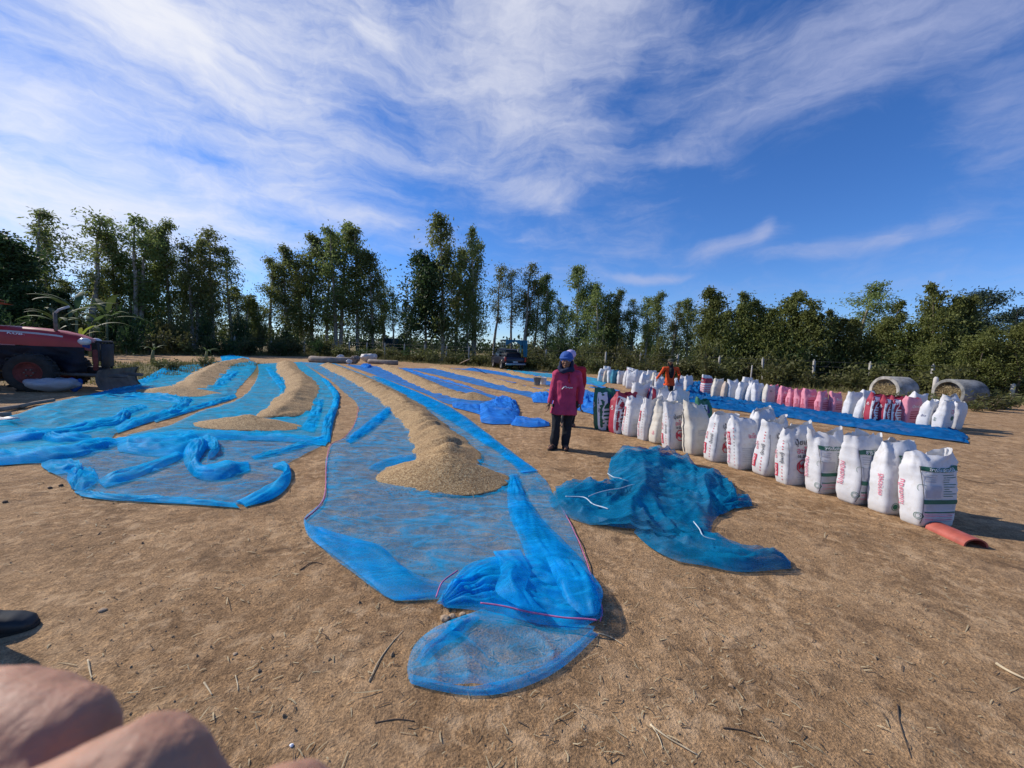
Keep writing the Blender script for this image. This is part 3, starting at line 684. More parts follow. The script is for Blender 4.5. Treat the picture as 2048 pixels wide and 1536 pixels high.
I_RED = simple('ink_red', (0.50,0.03,0.06), 0.6, 0.15, 20); I_PINK = simple('ink_pink', (0.62,0.14,0.22), 0.6, 0.15, 20); I_BLK = simple('ink_black', (0.035,0.035,0.045), 0.6, 0.2, 20)
I_GRN = simple('ink_green', (0.03,0.13,0.085), 0.6, 0.15, 20); I_GREY = simple('ink_grey', (0.42,0.42,0.45), 0.6, 0.1, 20); I_GOLD = simple('ink_gold', (0.50,0.33,0.12), 0.6, 0.2, 20); I_NAVY = simple('ink_navy', (0.03,0.035,0.16), 0.6, 0.2, 20); I_WH = simple('ink_white', (0.8,0.8,0.8), 0.6, 0.05, 20)

_txt = {}
def text_geo(s):
    if s in _txt: return _txt[s]
    cu = bpy.data.curves.new('t', 'FONT'); cu.body = s; cu.size = 1; cu.align_x = 'CENTER'; cu.align_y = 'CENTER'; cu.resolution_u = 2; cu.offset = 0.012
    o = bpy.data.objects.new('t', cu); COL.objects.link(o)
    dg = bpy.context.evaluated_depsgraph_get(); dg.update()
    me = o.evaluated_get(dg).to_mesh()
    V = [Vector((v.co.x, v.co.y)) for v in me.vertices]; Fc = [tuple(p.vertices) for p in me.polygons]
    o.evaluated_get(dg).to_mesh_clear(); bpy.data.objects.remove(o); bpy.data.curves.remove(cu)
    _txt[s] = (V, Fc); return V, Fc

class Sack:
    def __init__(s, W=0.41, T=0.225, H=0.74, seed=0.0, slump=0.0, flap=1.0):
        s.W, s.T, s.H, s.seed, s.slump, s.flap = W, T, H, seed, slump, flap
        rn = random.Random(int(seed*97)+5)
        s.e1 = rn.uniform(-0.04, 0.06)*flap; s.e2 = rn.uniform(-0.04, 0.07)*flap; s.mid = rn.uniform(-0.06, 0.03)*flap; s.lx = rn.uniform(-0.05, 0.05); s.ly = rn.uniform(-0.07, 0.06); s.mouth = rn.uniform(0.08, 0.45); s.tw = rn.uniform(-0.25, 0.25)
    def ab(s, t):
        a = [(0,.43),(.04,.47),(.15,.505),(.35,.52),(.6,.505),(.8,.50),(.92,.49),(1,.475)]
        b = [(0,.40),(.04,.46),(.15,.52),(.35,.55),(.55,.545),(.72,.53),(.84,.47),(.93,.36),(1,s.mouth*.6+.10)]
        e = [(0,6),(.2,5.0),(.5,4.2),(.75,3.0),(1,2.2)]
        def ip(T_):
            for (x0,y0),(x1,y1) in zip(T_, T_[1:]):
                if t <= x1: f = (t-x0)/(x1-x0); f = f*f*(3-2*f); return y0+(y1-y0)*f
            return T_[-1][1]
        return ip(a)*s.W, ip(b)*s.T, ip(e)
    def push(s, x, y, t, off):
        a, b, n = s.ab(t); H = s.H
        gx, gy = x/(a*a), y/(b*b); g = math.hypot(gx, gy) or 1; gx /= g; gy /= g
        k = s.seed
        # filled body: soft bulges and horizontal stretch lines; empty top: vertical creases
        d = 0.018*nz(x*5+k, y*5, t*3.5+k)
        d += 0.009*max(0, 1-abs(nz(x*3+y*2+k, t*13+k, 1.7))*3)*(0.2+min(1, t*1.3))
        up = max(0, (t-0.5)/0.5)
        d += up*0.050*nz(x*13+k, y*13+k, t*2.2) + up*up*0.020*nz(x*30, y*30+k, t*3)
        d -= up*0.018*max(0, 1-abs(nz(x*9+t*3, y*9-k, k))*3)
        d += off
        x += gx*d; y += gy*d
        ear = s.e1*max(0, -x/(s.W*.5))**2 + s.e2*max(0, x/(s.W*.5))**2 + s.mid*max(0, 1-(x/(s.W*.35))**2)
        z = H*t + up**2*(ear*H*1.5 + 0.035*nz(x*11+k, y*11, k)+0.02*nz(x*23+k, y*23, k))
        x += s.lx*t*t + up*up*s.tw*y*0.6; y += s.ly*t*t*(1 if s.flap else 1) + up*up*0.05*nz(x*4+k, k)
        return Vector((x, y, z))
    def body(s, nu=44, nv=26):
        mb = MB()
        def fn(u, v):
            th = 2*math.pi*u; c, q = math.cos(th), math.sin(th); a, b, n = s.ab(v)
            x = a*math.copysign(abs(c)**(2/n), c); y = b*math.copysign(abs(q)**(2/n), q)
            return s.push(x, y, v, 0)
        mb.grid(fn, nu, nv)
        # floor of the sack
        base = len(mb.V); ring = [mb.V[i] for i in range(nu)]
        mb.V.append(Vector((0,0,0.004)))
        for i in range(nu): mb.F.append((base, i+1, i))
        # what is inside the open mouth
        def ins(u, v):
            th = 2*math.pi*u; t = 0.80; a, b, n = s.ab(t); c, q = math.cos(th), math.sin(th)
            p = s.push(a*math.copysign(abs(c)**(2/n), c)*0.96, b*math.copysign(abs(q)**(2/n), q)*0.96, t, 0)
            cc = Vector((s.lx*.64, s.ly*.64, s.H*.80)); return cc.lerp(p, v)
        mb.grid(ins, 20, 3)
        return mb
    def pt(s, face, u, v, off=0.003):
        """face 'F' (-y) or 'B' (+y): u across; 'L' (-x) or 'R' (+x): u across; v = 0..1 height"""
        a, b, n = s.ab(v)
        if face in 'FB':
            u = u*0.86
            q = min(0.999, abs(u)/a); y = b*(1-q**n)**(1/n); y = -y if face == 'F' else y; x = u if face == 'F' else -u
        else:
            u = u*0.86; q = min(0.999, abs(u)/b); x = a*(1-q**n)**(1/n); x = -x if face == 'L' else x; y = -u if face == 'L' else u
        return s.push(x, y, v, off)
    def rect(s, mb, face, u0, u1, v0, v1, n=6, off=0.006):
        mb.grid(lambda i, j: s.pt(face, u0+(u1-u0)*i, v0+(v1-v0)*j, off), max(2, int(abs(u1-u0)/0.025)), max(2, int(abs(v1-v0)*s.H/0.025)))
    def text(s, mb, face, st, size, cu, cv, rot=0.0, off=0.008, sx=1.0):
        V, Fc = text_geo(st); c, q = math.cos(rot), math.sin(rot)
        P = []
        for p in V:
            x, y = p.x*size*sx, p.y*size
            P.append(s.pt(face, cu+x*c-y*q, cv+(x*q+y*c)/s.H, off))
        mb.add(P, Fc)
    def ring(s, mb, face, cu, cv, r0, r1, a0=0, a1=2*math.pi, n=28, off=0.004, poly=None, sy=1.0):
        N_ = poly or n; V = []; Fc = []
        full = abs(a1-a0-2*math.pi) < 1e-6; m_ = N_ if full else N_+1
        for i in range(m_):
            a = a0+(a1-a0)*i/N_ + (math.pi/8 if poly == 8 else 0)
            for r in (r0, r1): V.append(s.pt(face, cu+r*math.cos(a), cv+r*sy*math.sin(a)/s.H, off))
        for i in range(N_):
            k = (i+1) % m_; Fc.append((2*i, 2*i+1, 2*k+1, 2*k))
        mb.add(V, Fc)

INK = {'red':I_RED,'pink':I_PINK,'blk':I_BLK,'grn':I_GRN,'grey':I_GREY,'gold':I_GOLD,'navy':I_NAVY,'wh':I_WH,'maroon':SM}
class Prints:
    """hands out one fresh mesh per printed mark"""
    def __init__(s): s.out = []
    def __getitem__(s, k):
        mb = MB(); s.out.append([k, 'printed_mark', mb]); return mb
def star(s, mb, face, cu, cv, r, off=0.004):
    V = [s.pt(face, cu, cv, off)]
    for i in range(10):
        a = math.pi/2+i*math.pi/5; q = r if i % 2 == 0 else r*0.42
        V.append(s.pt(face, cu+q*math.cos(a), cv+q*math.sin(a)/s.H, off))
    mb.add(V, [(0, 1+i, 1+(i+1) % 10) for i in range(10)])

def make_sack(kind, seed, W=0.41, T=0.225, H=0.74, parts=True, res=(44,26), flap=1.0):
    s = Sack(W, T, H, seed, 0, flap); t = empty('grain_sack')
    base = {'red':SW,'back':SW,'green':SW,'emblem':SW,'seam':SC_,'plain':SW,'cream':SC_,'pink':SP,'maroon':SM,'greenbag':SGn,'teal':ST,'beige':SB,'navy':SW,'grey':SGr,'maroonwhite':SW,'bluetext':SW,'sign':SW}[kind]
    s.body(*res).build('bag', base, t)
    if not parts: return t
    B = Prints()
    if kind in ('red', 'back'):
        if kind == 'red':
            for i in range(5): star(s, B['red'], 'L', 0.035, 0.10+i*0.055, 0.013)
            for i in range(4): star(s, B['red'], 'L', 0.035, 0.62+i*0.055, 0.013)
            s.text(B['blk'], 'L', 'ปุ๋ยเคมี', 0.055, 0.035, 0.47, R_(90))
            s.text(B['red'], 'L', 'อะโก', 0.06, -0.055, 0.52, R_(90)); s.rect(B['red'], 'L', -0.085, -0.035, 0.14, 0.36); s.text(B['wh'], 'L', 'ตราอะโก', 0.04, -0.06, 0.25, R_(90), 0.011)
            s.rect(B['blk'], 'F', -0.215, -0.212, 0.2, 0.75)
            s.text(B['blk'], 'F', 'ปุ๋ยเคมี', 0.085, -0.02, 0.74); s.text(B['pink'], 'F', 'อะโก', 0.10, -0.02, 0.60); s.text(B['blk'], 'F', '16-20-0', 0.055, -0.02, 0.51)
            s.ring(B['red'], 'F', 0, 0.34, 0.095, 0.112, poly=8, sy=0.85); s.text(B['red'], 'F', 'MD', 0.115, 0, 0.34)
            for i, w in enumerate((.16,.20,.13)): s.rect(B['grey'], 'F', -w/2, w/2, 0.12+i*0.035, 0.127+i*0.035)
        else:
            for i in range(12): star(s, B['blk'] if 3 < i < 8 else B['red'], 'L', 0.045, 0.10+i*0.062, 0.011)
            s.rect(B['red'], 'L', -0.06, -0.015, 0.48, 0.72); s.text(B['wh'], 'L', 'ตราอะโก', 0.04, -0.037, 0.60, R_(90), 0.011); s.text(B['red'], 'L', 'อะโก', 0.055, -0.04, 0.38, R_(90)); s.text(B['pink'], 'L', 'น้ำหนัก', 0.045, -0.05, 0.2, R_(90))
            for i in range(8): s.rect(B['grey'], 'F', -0.17, 0.12+0.05*math.sin(i*2.1), 0.18+i*0.035, 0.188+i*0.035)
            s.text(B['pink'], 'F', 'อะโก', 0.09, 0.05, 0.66)
    elif kind == 'green':
        s.text(B['pink'], 'L', 'โปแตสนีน', 0.065, -0.055, 0.42, R_(90)); s.rect(B['pink'], 'L', -0.125, -0.122, 0.14, 0.78)
        s.ring(B['grn'], 'L', 0.09, 0.16, 0.030, 0.034); s.ring(B['grn'], 'L', 0.09, 0.16, 0.018, 0.021); s.ring(B['grn'], 'L', 0.11, 0.52, 0.03, 0.033, 0.6, 4.2)
        s.rect(B['grn'], 'F', -0.21, 0.2, 0.74, 0.80); s.text(B['wh'], 'F', 'สารปรับปรุงดิน', 0.05, 0, 0.77, 0, 0.011)
        s.rect(B['grn'], 'F', -0.21, 0.2, 0.32, 0.375); s.rect(B['blk'], 'F', -0.215, -0.211, 0.06, 0.8); s.rect(B['grey'], 'F', -0.19, -0.03, 0.40, 0.56)
        for i in range(4): s.rect(B['grey'], 'F', -0.19, -0.09+0.03*math.sin(i*3), 0.60+i*0.03, 0.612+i*0.03)
        for i in range(10): s.rect(B['grn'], 'F', 0.0, 0.12+0.05*math.sin(i*1.7), 0.42+i*0.03, 0.428+i*0.03)
        for i in range(5): s.rect(B['grey'], 'F', -0.19, 0.18, 0.24+i*0.016, 0.247+i*0.016)
        s.rect(B['grn'], 'F', -0.2, 0.19, 0.205, 0.222); s.rect(B['pink'], 'F', -0.2, 0.19, 0.19, 0.195)
        for i in range(4): s.rect(B['pink'] if i % 2 else B['grey'], 'F', -0.19, 0.15, 0.09+i*0.025, 0.099+i*0.025)
    elif kind == 'emblem':
        s.text(B['pink'], 'L', 'ตราดวงดี', 0.06, 0.05, 0.42, R_(90))
        s.text(B['grn'], 'F', 'โนลิฟ', 0.13, 0.03, 0.74); s.text(B['red'], 'F', '20', 0.12, 0.08, 0.60)
        s.ring(B['gold'], 'F', 0.03, 0.44, 0.0, 0.055, 0.9, 4.2); s.ring(B['grn'], 'F', 0.03, 0.44, 0.0, 0.055, 4.2, 2*math.pi+0.9)
        s.ring(B['grey'], 'F', 0.03, 0.44, 0.095, 0.118, 2.9, 6.5); s.ring(B['grn'], 'F', 0.03, 0.44, 0.092, 0.096, 2.9, 6.5); s.ring(B['grn'], 'F', 0.03, 0.44, 0.117, 0.121, 2.9, 6.5)
        for k in (2.75, 6.65): s.ring(B['grn'], 'F', 0.03+0.13*math.cos(k), 0.44+0.13*math.sin(k)/s.H, 0.024, 0.028, poly=4)
        s.ring(B['grn'], 'F', -0.13, 0.13, 0.036, 0.041); s.ring(B['grn'], 'F', -0.13, 0.13, 0.0, 0.028); s.text(B['grn'], 'F', '50 กก.', 0.045, 0.08, 0.22)
        s.rect(B['pink'], 'F', -0.06, 0.14, 0.13, 0.145); s.rect(B['pink'], 'F', -0.06, 0.10, 0.10, 0.112)
    elif kind == 'seam':
        s.rect(B['blk'], 'L', -0.052, -0.036, 0.05, 0.86)
        for i in range(3): s.rect(B['grey'], 'F', -0.12, 0.12, 0.40+i*0.04, 0.415+i*0.04)
    elif kind == 'cream':
        s.text(B['blk'], 'F', 'ข้าว', 0.08, -0.05, 0.70); s.rect(B['grey'], 'F', -0.1, 0.1, 0.55, 0.57); s.text(B['pink'], 'L', 'ปุ๋ย', 0.06, 0.04, 0.25, R_(90))
    elif kind in ('maroon', 'greenbag'):
        s.rect(B['wh'], 'L', 0.07, 0.14, 0.02, 0.9); s.rect(B['wh'], 'L', -0.135, -0.10, 0.02, 0.9); s.text(B['wh'], 'L', 'ปุ๋ย', 0.07, -0.01, 0.62, R_(90))
        s.text(B['blk'], 'L', 'ตรา', 0.045, 0.105, 0.5, R_(90), 0.011)
        for i in range(5): s.rect(B['wh'], 'F', -0.17, 0.17, 0.12+i*0.09, 0.17+i*0.09)
        s.rect(B['navy'], 'F', -0.05, 0.06, 0.66, 0.84)
    elif kind == 'maroonwhite':
        s.rect(B['maroon'], 'F', -0.2, 0.2, 0.62, 0.86); s.rect(B['maroon'], 'L', -0.12, 0.12, 0.62, 0.86); s.text(B['wh'], 'L', 'ปุ๋ย', 0.08, 0, 0.74, 0, 0.011)
        for i in range(5): s.rect(B['pink'], 'L', -0.12, 0.12, 0.10+i*0.10, 0.14+i*0.10); s.rect(B['pink'], 'F', -0.2, 0.2, 0.10+i*0.10, 0.14+i*0.10)
    elif kind == 'pink':
        s.text(B['red'], 'L', 'ปุ๋ยเคมี', 0.07, 0.02, 0.45, R_(90)); s.text(B['wh'], 'F', 'ปุ๋ยเคมี', 0.09, 0, 0.70)
        for i in range(4): s.rect(B['maroon'], 'F', -0.15, 0.15, 0.25+i*0.08, 0.28+i*0.08); s.rect(B['maroon'], 'L', -0.07, 0.09, 0.18+i*0.045, 0.198+i*0.045)
    elif kind == 'bluetext':
        s.text(B['navy'], 'F', 'ข้าวหอม', 0.09, 0, 0.62); s.rect(B['pink'], 'F', -0.12, 0.12, 0.5, 0.53); s.text(B['navy'], 'L', 'ข้าว', 0.07, 0.0, 0.45, 0)
    elif kind == 'navy':
        s.rect(B['maroon'], 'L', -0.12, -0.04, 0.1, 0.95); s.rect(B['navy'], 'L', -0.03, 0.05, 0.55, 0.95); s.rect(B['maroon'], 'F', -0.2, -0.12, 0.1, 0.95)
    elif kind == 'sign':
        s.ring(B['pink'], 'F', 0.03, 0.68, 0.035, 0.05); s.ring(B['grn'], 'F', 0.05, 0.48, 0.0, 0.055); s.text(B['grn'], 'L', 'ข้าว', 0.06, -0.05, 0.4, R_(90))
        for i in range(3): s.rect(B['grey'], 'F', -0.1, 0.1, 0.2+i*0.05, 0.215+i*0.05)
    for k, nm_, mb in B.out: mb.build(nm_, INK[k], t)
    return t
def place(o, px, py, rz, label, group, sc=1.0, tilt=(0,0)):
    p = G(px, py); o.location = (p.x, p.y, gz(p.x, p.y)-0.012); o.rotation_euler = (tilt[0], tilt[1], rz); o.scale = (sc,)*3
    tag(o, label, 'sack', group); return o
FR = 'sacks in the front row'
ord_ = ['first','second','third','fourth','fifth','sixth','seventh','eighth','ninth','tenth','eleventh','twelfth','thirteenth','fourteenth','fifteenth']
front = [('green',1852,1046,'white sack with two green bands standing against the red pipe',1.0),
 ('emblem',1785,1022,'white sack printed with a round emblem and a red number 20',1.0),
 ('green',1716,1002,'white sack with two green bands, third in the front row from the red pipe',1.05),
 ('green',1650,982,'white sack with two green bands, fourth in the front row from the red pipe',0.97),
 ('red',1589,966,'white sack with red stars and logo, fifth in the front row from the pipe',1.0),
 ('red',1537,948,'white sack with red stars and logo, sixth in the front row from the pipe',1.03),
 ('back',1487,935,'white sack with a red side panel, seventh in the front row from the pipe',0.98),
 ('red',1436,920,'white sack with red logo, eighth in the front row from the pipe',1.0),
 ('seam',1394,907,'cream sack with one long black seam line in the front row',1.08),
 ('red',1350,896,'white sack with red logo, tenth in the front row from the red pipe',1.02),
 ('cream',1322,886,'plain cream sack, eleventh in the front row from the red pipe',1.0),
 ('back',1298,879,'white sack with a column of red marks, twelfth in the front row from the pipe',1.02),
 ('back',1266,871,'white sack with a red panel, next but one to the maroon sack',1.05),
 ('maroon',1241,865,'maroon sack with white stripes in the front row',1.12),
 ('greenbag',1212,858,'dark green sack with white stripes at the end of the front row',1.15)]
rf = random.Random(4)
for i, (k, px, py, lb, sc) in enumerate(front):
    o = make_sack(k, 1.0+i*1.37)
    place(o, px, py, R_(9+0.75*i+rf.uniform(-6, 6)), lb, FR, sc, (rf.uniform(-.09,.07), rf.uniform(-.07,.09)))
# second rank, standing behind the front row
for i, (k, px, py, lb, sc) in enumerate([('plain',1276,838,'tall white sack with a gaping mouth behind the maroon sack',1.25),('navy',1310,842,'white sack with maroon and navy stripes behind the front row',1.1),('plain',1352,860,'plain white sack behind the tenth of the front row',1.15),('greenbag',1404,872,'dark green sack mostly hidden behind the cream sack with black seam',0.98),('plain',1520,910,'plain white sack peeping over the sixth and seventh of the front row',1.02),('plain',1330,852,'plain white sack behind the cream sack without a seam',1.1)]):
    o = make_sack(k, 31.0+i*1.9, parts=(k != 'plain'))
    place(o, px, py, R_(20+rf.uniform(-12, 12)), lb, 'sacks behind the front row', sc, (rf.uniform(-.05,.05), rf.uniform(-.04,.04)))
# protos for the far rows
PR = {}
def far(kind, var=0):
    key = (kind, var)
    if key not in PR: PR[key] = make_sack(kind, 60+var*7.3+len(kind)*1.1, res=(28,18)); return PR[key]
    return copy_tree(PR[key])
LB = {'plain':('plain white sack in the back row by the blue net','plain white sacks of the back row'),'pink':('pink sack in the back row by the blue net','pink sacks of the back row'),'maroon':('maroon sack with white stripes in the back row','maroon sacks of the back row')}
back = [('maroonwhite',1412,793,1.12,'white sack with a maroon top and pink stripes at the start of the back row'),('seam',1432,799,1.0,'cream sack with a dark seam beside the maroon-topped sack'),('beige',1451,802,.9,'beige sack between pale ones in the back row'),('plain',1464,803,1.05,None),('plain',1481,806,1.0,None),('plain',1489,801,1.15,None),('plain',1500,808,.95,None),('plain',1515,811,1.0,None),('plain',1509,804,1.05,None),('cream',1535,813,.95,'cream sack next to the first pink sack of the back row'),
 ('pink',1549,812,.9,None),('pink',1567,817,.92,None),('pink',1583,820,.85,None),('pink',1598,823,.88,None),('pink',1617,826,.95,None),('pink',1642,830,.9,None),('pink',1668,832,.88,None),
 ('plain',1702,838,1.0,None),('plain',1720,842,.85,None),('plain',1727,834,1.05,None),('maroon',1745,846,1.05,None),('maroon',1768,848,1.0,None),('maroon',1790,850,1.0,None),('pink',1815,852,1.0,None),('plain',1822,844,1.1,None),('bluetext',1848,861,1.02,'white sack with blue lettering in the back row'),('sign',1880,866,1.0,'white sack with a pink ring and green spot, in the back row'),('plain',1893,858,1.15,None),('plain',1906,862,.98,None)]
for i, (k, px, py, sc, lb) in enumerate(back):
    o = far(k, i % 3 if k in ('plain','pink') else 0)
    l, g = LB.get(k, (None, 'sacks of the back row'))
    if k == 'pink' and px < 1700:
        PKN = globals().get('PKN', 0)+1; lb = ord_[PKN-1]+' pink sack of the back row counted from the cream sack'
    if k == 'pink' and px > 1700: lb = 'pink sack between the maroon sacks and a white one in the back row'
    if k == 'plain': l = 'plain white sack in the run before the first pink sack' if px < 1545 else ('plain white sack between the pink and the maroon sacks' if px < 1740 else 'plain white sack beside the sack with a pink ring and green spot'); g = l.replace('plain white sack','plain white sacks')
    place(o, px, py-4, R_(14+rf.uniform(-14, 14)) + (math.pi if k == 'plain' and i % 2 else 0), lb or l, g, sc*1.02, (rf.uniform(-.07,.07), rf.uniform(-.06,.06)))
mid = [('bluetext',1203,764,1.1,'white sack with blue lettering at the far end of the distant sacks'),('beige',1212,765,.9,'beige sack near the far end of the distant sacks'),('plain',1222,766,1.0,None),('teal',1228,767,.98,'teal sack among the distant white sacks'),('plain',1240,768,1.0,None),('plain',1211,760,1.15,None),
 ('plain',1254,772,1.05,None),('plain',1266,770,1.15,None),('plain',1279,773,1.1,None),('plain',1262,778,1.2,None),('plain',1292,776,1.15,None),('plain',1300,778,1.2,None),('plain',1286,782,1.05,None),('plain',1318,785,.95,None),('bluetext',1355,788,1.0,'white sack with blue lettering beside the man in orange'),('plain',1368,779,.95,None),('plain',1376,780,.98,None),('seam',1310,780,1.1,'cream sack with a dark seam among the distant white sacks'),('maroonwhite',1258,764,1.15,'white sack with a maroon top among the distant white sacks')]
for i, (k, px, py, sc, lb) in enumerate(mid):
    o = far(k, i % 3 if k == 'plain' else 0)
    place(o, px, py, R_(0+rf.uniform(-25, 25)) + (math.pi if k == 'plain' and i % 2 else 0), lb or 'plain white sack in the cluster behind the man in orange', 'distant cluster of sacks', sc*1.0, (rf.uniform(-.06,.06), rf.uniform(-.06,.06)))
# ------------------------------------------------------------------ vegetation
def leaf_material(name, c, c2, trans=0.35):
    b = NB(name); oi = b.n('ShaderNodeObjectInfo'); P = b.co('Object')
    n = b.noise(0.7, 3, 0.6).outputs['Fac']; n2 = b.noise(6.0, 2, 0.5).outputs['Fac']
    col = b.ramp(b.math('ADD', b.math('MULTIPLY', n, 0.6), b.math('MULTIPLY', n2, 0.4)), [(0.32, c), (0.68, c2)])
    hs = b.n('ShaderNodeHueSaturation', {'Color':col, 'Hue':b.math('ADD', b.math('MULTIPLY', oi.outputs['Random'], 0.03), 0.485), 'Value':b.math('ADD', b.math('MULTIPLY', oi.outputs['Random'], 0.5), 0.75)})
    d = b.n('ShaderNodeBsdfPrincipled', {'Base Color':hs.outputs[0], 'Roughness':0.6, 'Specular IOR Level':0.3}).outputs[0]
    t = b.n('ShaderNodeBsdfTranslucent', {'Color':hs.outputs[0]}).outputs[0]
    return b.out(b.n('ShaderNodeMixShader', {0:trans, 1:d, 2:t}).outputs[0])
L_EUC = leaf_material('leaf_eucalyptus', (0.095,0.132,0.038), (0.27,0.31,0.095), 0.5)
L_YNG = leaf_material('leaf_young_eucalyptus', (0.070,0.098,0.024), (0.23,0.25,0.065), 0.4)
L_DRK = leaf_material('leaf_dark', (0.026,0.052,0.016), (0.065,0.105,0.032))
L_FEA = leaf_material('leaf_bluish', (0.028,0.050,0.032), (0.060,0.090,0.055))
L_BUSH = leaf_material('leaf_bush', (0.06,0.07,0.020), (0.18,0.18,0.06), 0.4)
L_BAN = leaf_material('leaf_banana', (0.05,0.085,0.03), (0.11,0.16,0.05), 0.35)
L_YEL = leaf_material('leaf_yellow_green', (0.16,0.20,0.03), (0.28,0.30,0.05), 0.45)
M_BARK = simple('bark', (0.20,0.155,0.115), 0.9, 0.45, 3.0, 0.5, 12, 0.02, rnd=0.2)
M_BARKP = simple('bark_pale', (0.34,0.29,0.23), 0.9, 0.4, 3.0, 0.4, 12, 0.02, rnd=0.2)
M_GRASS = leaf_material('grass_blades', (0.075,0.085,0.022), (0.24,0.20,0.08), 0.3)

def leafquad(mb, p, d, L, w, rn):
    d = d.normalized(); a = Vector((rn.uniform(-1,1), rn.uniform(-1,1), rn.uniform(-1,1)))
    s = d.cross(a); s = s.normalized() if s.length > 1e-4 else Vector((1,0,0))
    i = len(mb.V); m = p+d*L*0.5; 
    mb.V += [p, m+s*w*0.5, p+d*L, m-s*w*0.5]; mb.F.append((i, i+1, i+2, i+3))
def tree_mesh(seed, kind):
    rn = random.Random(seed); tr = MB(); lf = MB()
    H = 10.0
    if kind == 'tall':    stems, lo, rad, nb, nl, LL, LW, droop = rn.choice((1,1,2)), 0.34, 1.4, 46, 46, 0.36, 0.09, 0.7
    elif kind == 'sparse': stems, lo, rad, nb, nl, LL, LW, droop = 1, 0.42, 1.25, 30, 34, 0.36, 0.09, 0.7
    elif kind == 'full':  stems, lo, rad, nb, nl, LL, LW, droop = rn.choice((1,2)), 0.16, 1.75, 64, 50, 0.38, 0.11, 0.6
    elif kind == 'young': stems, lo, rad, nb, nl, LL, LW, droop = rn.choice((1,2,3)), 0.10, 2.2, 84, 60, 0.50, 0.15, 0.5
    elif kind == 'dark':  stems, lo, rad, nb, nl, LL, LW, droop = 1, 0.22, 2.3, 80, 62, 0.46, 0.20, 0.2
    else:                 stems, lo, rad, nb, nl, LL, LW, droop = 1, 0.30, 3.4, 60, 62, 0.55, 0.12, 0.1
    for st in range(stems):
        ox = 0 if stems == 1 else rn.uniform(-.5, .5); oy = 0 if stems == 1 else rn.uniform(-.5, .5)
        hh = H if st == 0 else H*rn.uniform(.72, .95); la = rn.uniform(0, 6.28); lean = rn.uniform(.1, .6)*(1.8 if stems > 1 else 1)
        P = [Vector((ox*0.3+lean*math.cos(la)*(t**1.4)+ox*t+0.12*nz(t*3, seed+st), oy*0.3+lean*math.sin(la)*(t**1.4)+oy*t+0.12*nz(t*3, seed+9+st), hh*t)) for t in [i/9 for i in range(10)]]
        tr.tube(P, [0.15*(1-0.9*i/9)+0.012 for i in range(10)], 6, False)
        nbs = nb//stems + 6
        for k in range(nbs):
            t = lo+(1-lo)*((k+rn.random())/nbs)**0.9
            o = cr(P, min(t, .99)); f = (t-lo)/(1-lo)
            if kind in ('tall','sparse'): prof = (0.35+0.65*math.sin(math.pi*min(1, f*0.85+0.18)))
            elif kind == 'dark': prof = 0.45+0.55*math.sin(math.pi*min(1, f*0.8+0.2))
            elif kind == 'feather': prof = 0.6+0.4*math.sin(math.pi*f)
            else: prof = (0.55+0.45*math.sin(math.pi*min(1, f*0.7+0.25)))*(1.15-0.75*f**2.2)
            R_l = rad*prof*rn.uniform(.45, 1.12)
            if k % 4 == 0: a_l = rn.uniform(0, 6.283); m_l = rn.uniform(.45, 1.3)
            R_l *= m_l; a = a_l+rn.gauss(0, .38); el = rn.uniform(.25, .95) if kind not in ('feather',) else rn.uniform(.0, .35)
            d = Vector((math.cos(a), math.sin(a), math.tan(el)*0.8))
            tip = o + Vector((d.x*R_l, d.y*R_l, d.z*R_l*0.75)); 
            if tip.z > H*1.02: tip.z = H*1.02-rn.random()*0.3
            mid = o.lerp(tip, .55)+Vector((0,0,-.08*R_l))
            tr.tube([o, mid, tip], [0.03*(1.2-f), 0.018, 0.006], 4, False)
            ncl = 4 if kind != 'sparse' else 3
            for c in range(ncl):
                q = rn.uniform(.35, 1.05); cpt = o.lerp(tip, q) + Vector((rn.gauss(0,.18), rn.gauss(0,.18), rn.gauss(0,.12)))*R_l*0.6
                cs = R_l*rn.uniform(.16, .34)+0.10
                for l in range(int(nl*1.75)//ncl):
                    p = cpt+Vector((rn.gauss(0,1)*cs, rn.gauss(0,1)*cs, rn.gauss(0,1)*cs*(0.55 if kind == 'feather' else 0.85)))
                    dd = Vector((rn.gauss(0,1), rn.gauss(0,1), rn.gauss(0,.7)-droop*1.8))
                    leafquad(lf, p, dd, LL*.70*rn.uniform(.6, 1.2), LW*.85*rn.uniform(.7, 1.3), rn)
    return tr, lf
TREES = {}
def tree_proto(kind, v):
    key = (kind, v)
    if key in TREES: return TREES[key]
    tr, lf = tree_mesh(hash(kind) % 1 + v*13+{'tall':1,'sparse':2,'full':3,'young':4,'dark':5,'feather':6}[kind]*101, kind)
    lm = {'tall':L_EUC,'sparse':L_EUC,'full':L_EUC,'young':L_YNG,'dark':L_DRK,'feather':L_FEA}[kind]
    me = []
    for nm_, mb, mt, sm in (('trunk', tr, M_BARKP if kind in ('tall','sparse','full') else M_BARK, True), ('crown', lf, lm, False)):
        m_ = bpy.data.meshes.new(nm_); m_.from_pydata(mb.V, [], mb.F); m_.materials.append(mt)
        if sm: m_.polygons.foreach_set('use_smooth', [True]*len(m_.polygons))
        me.append((nm_, m_))
    TREES[key] = me; return me
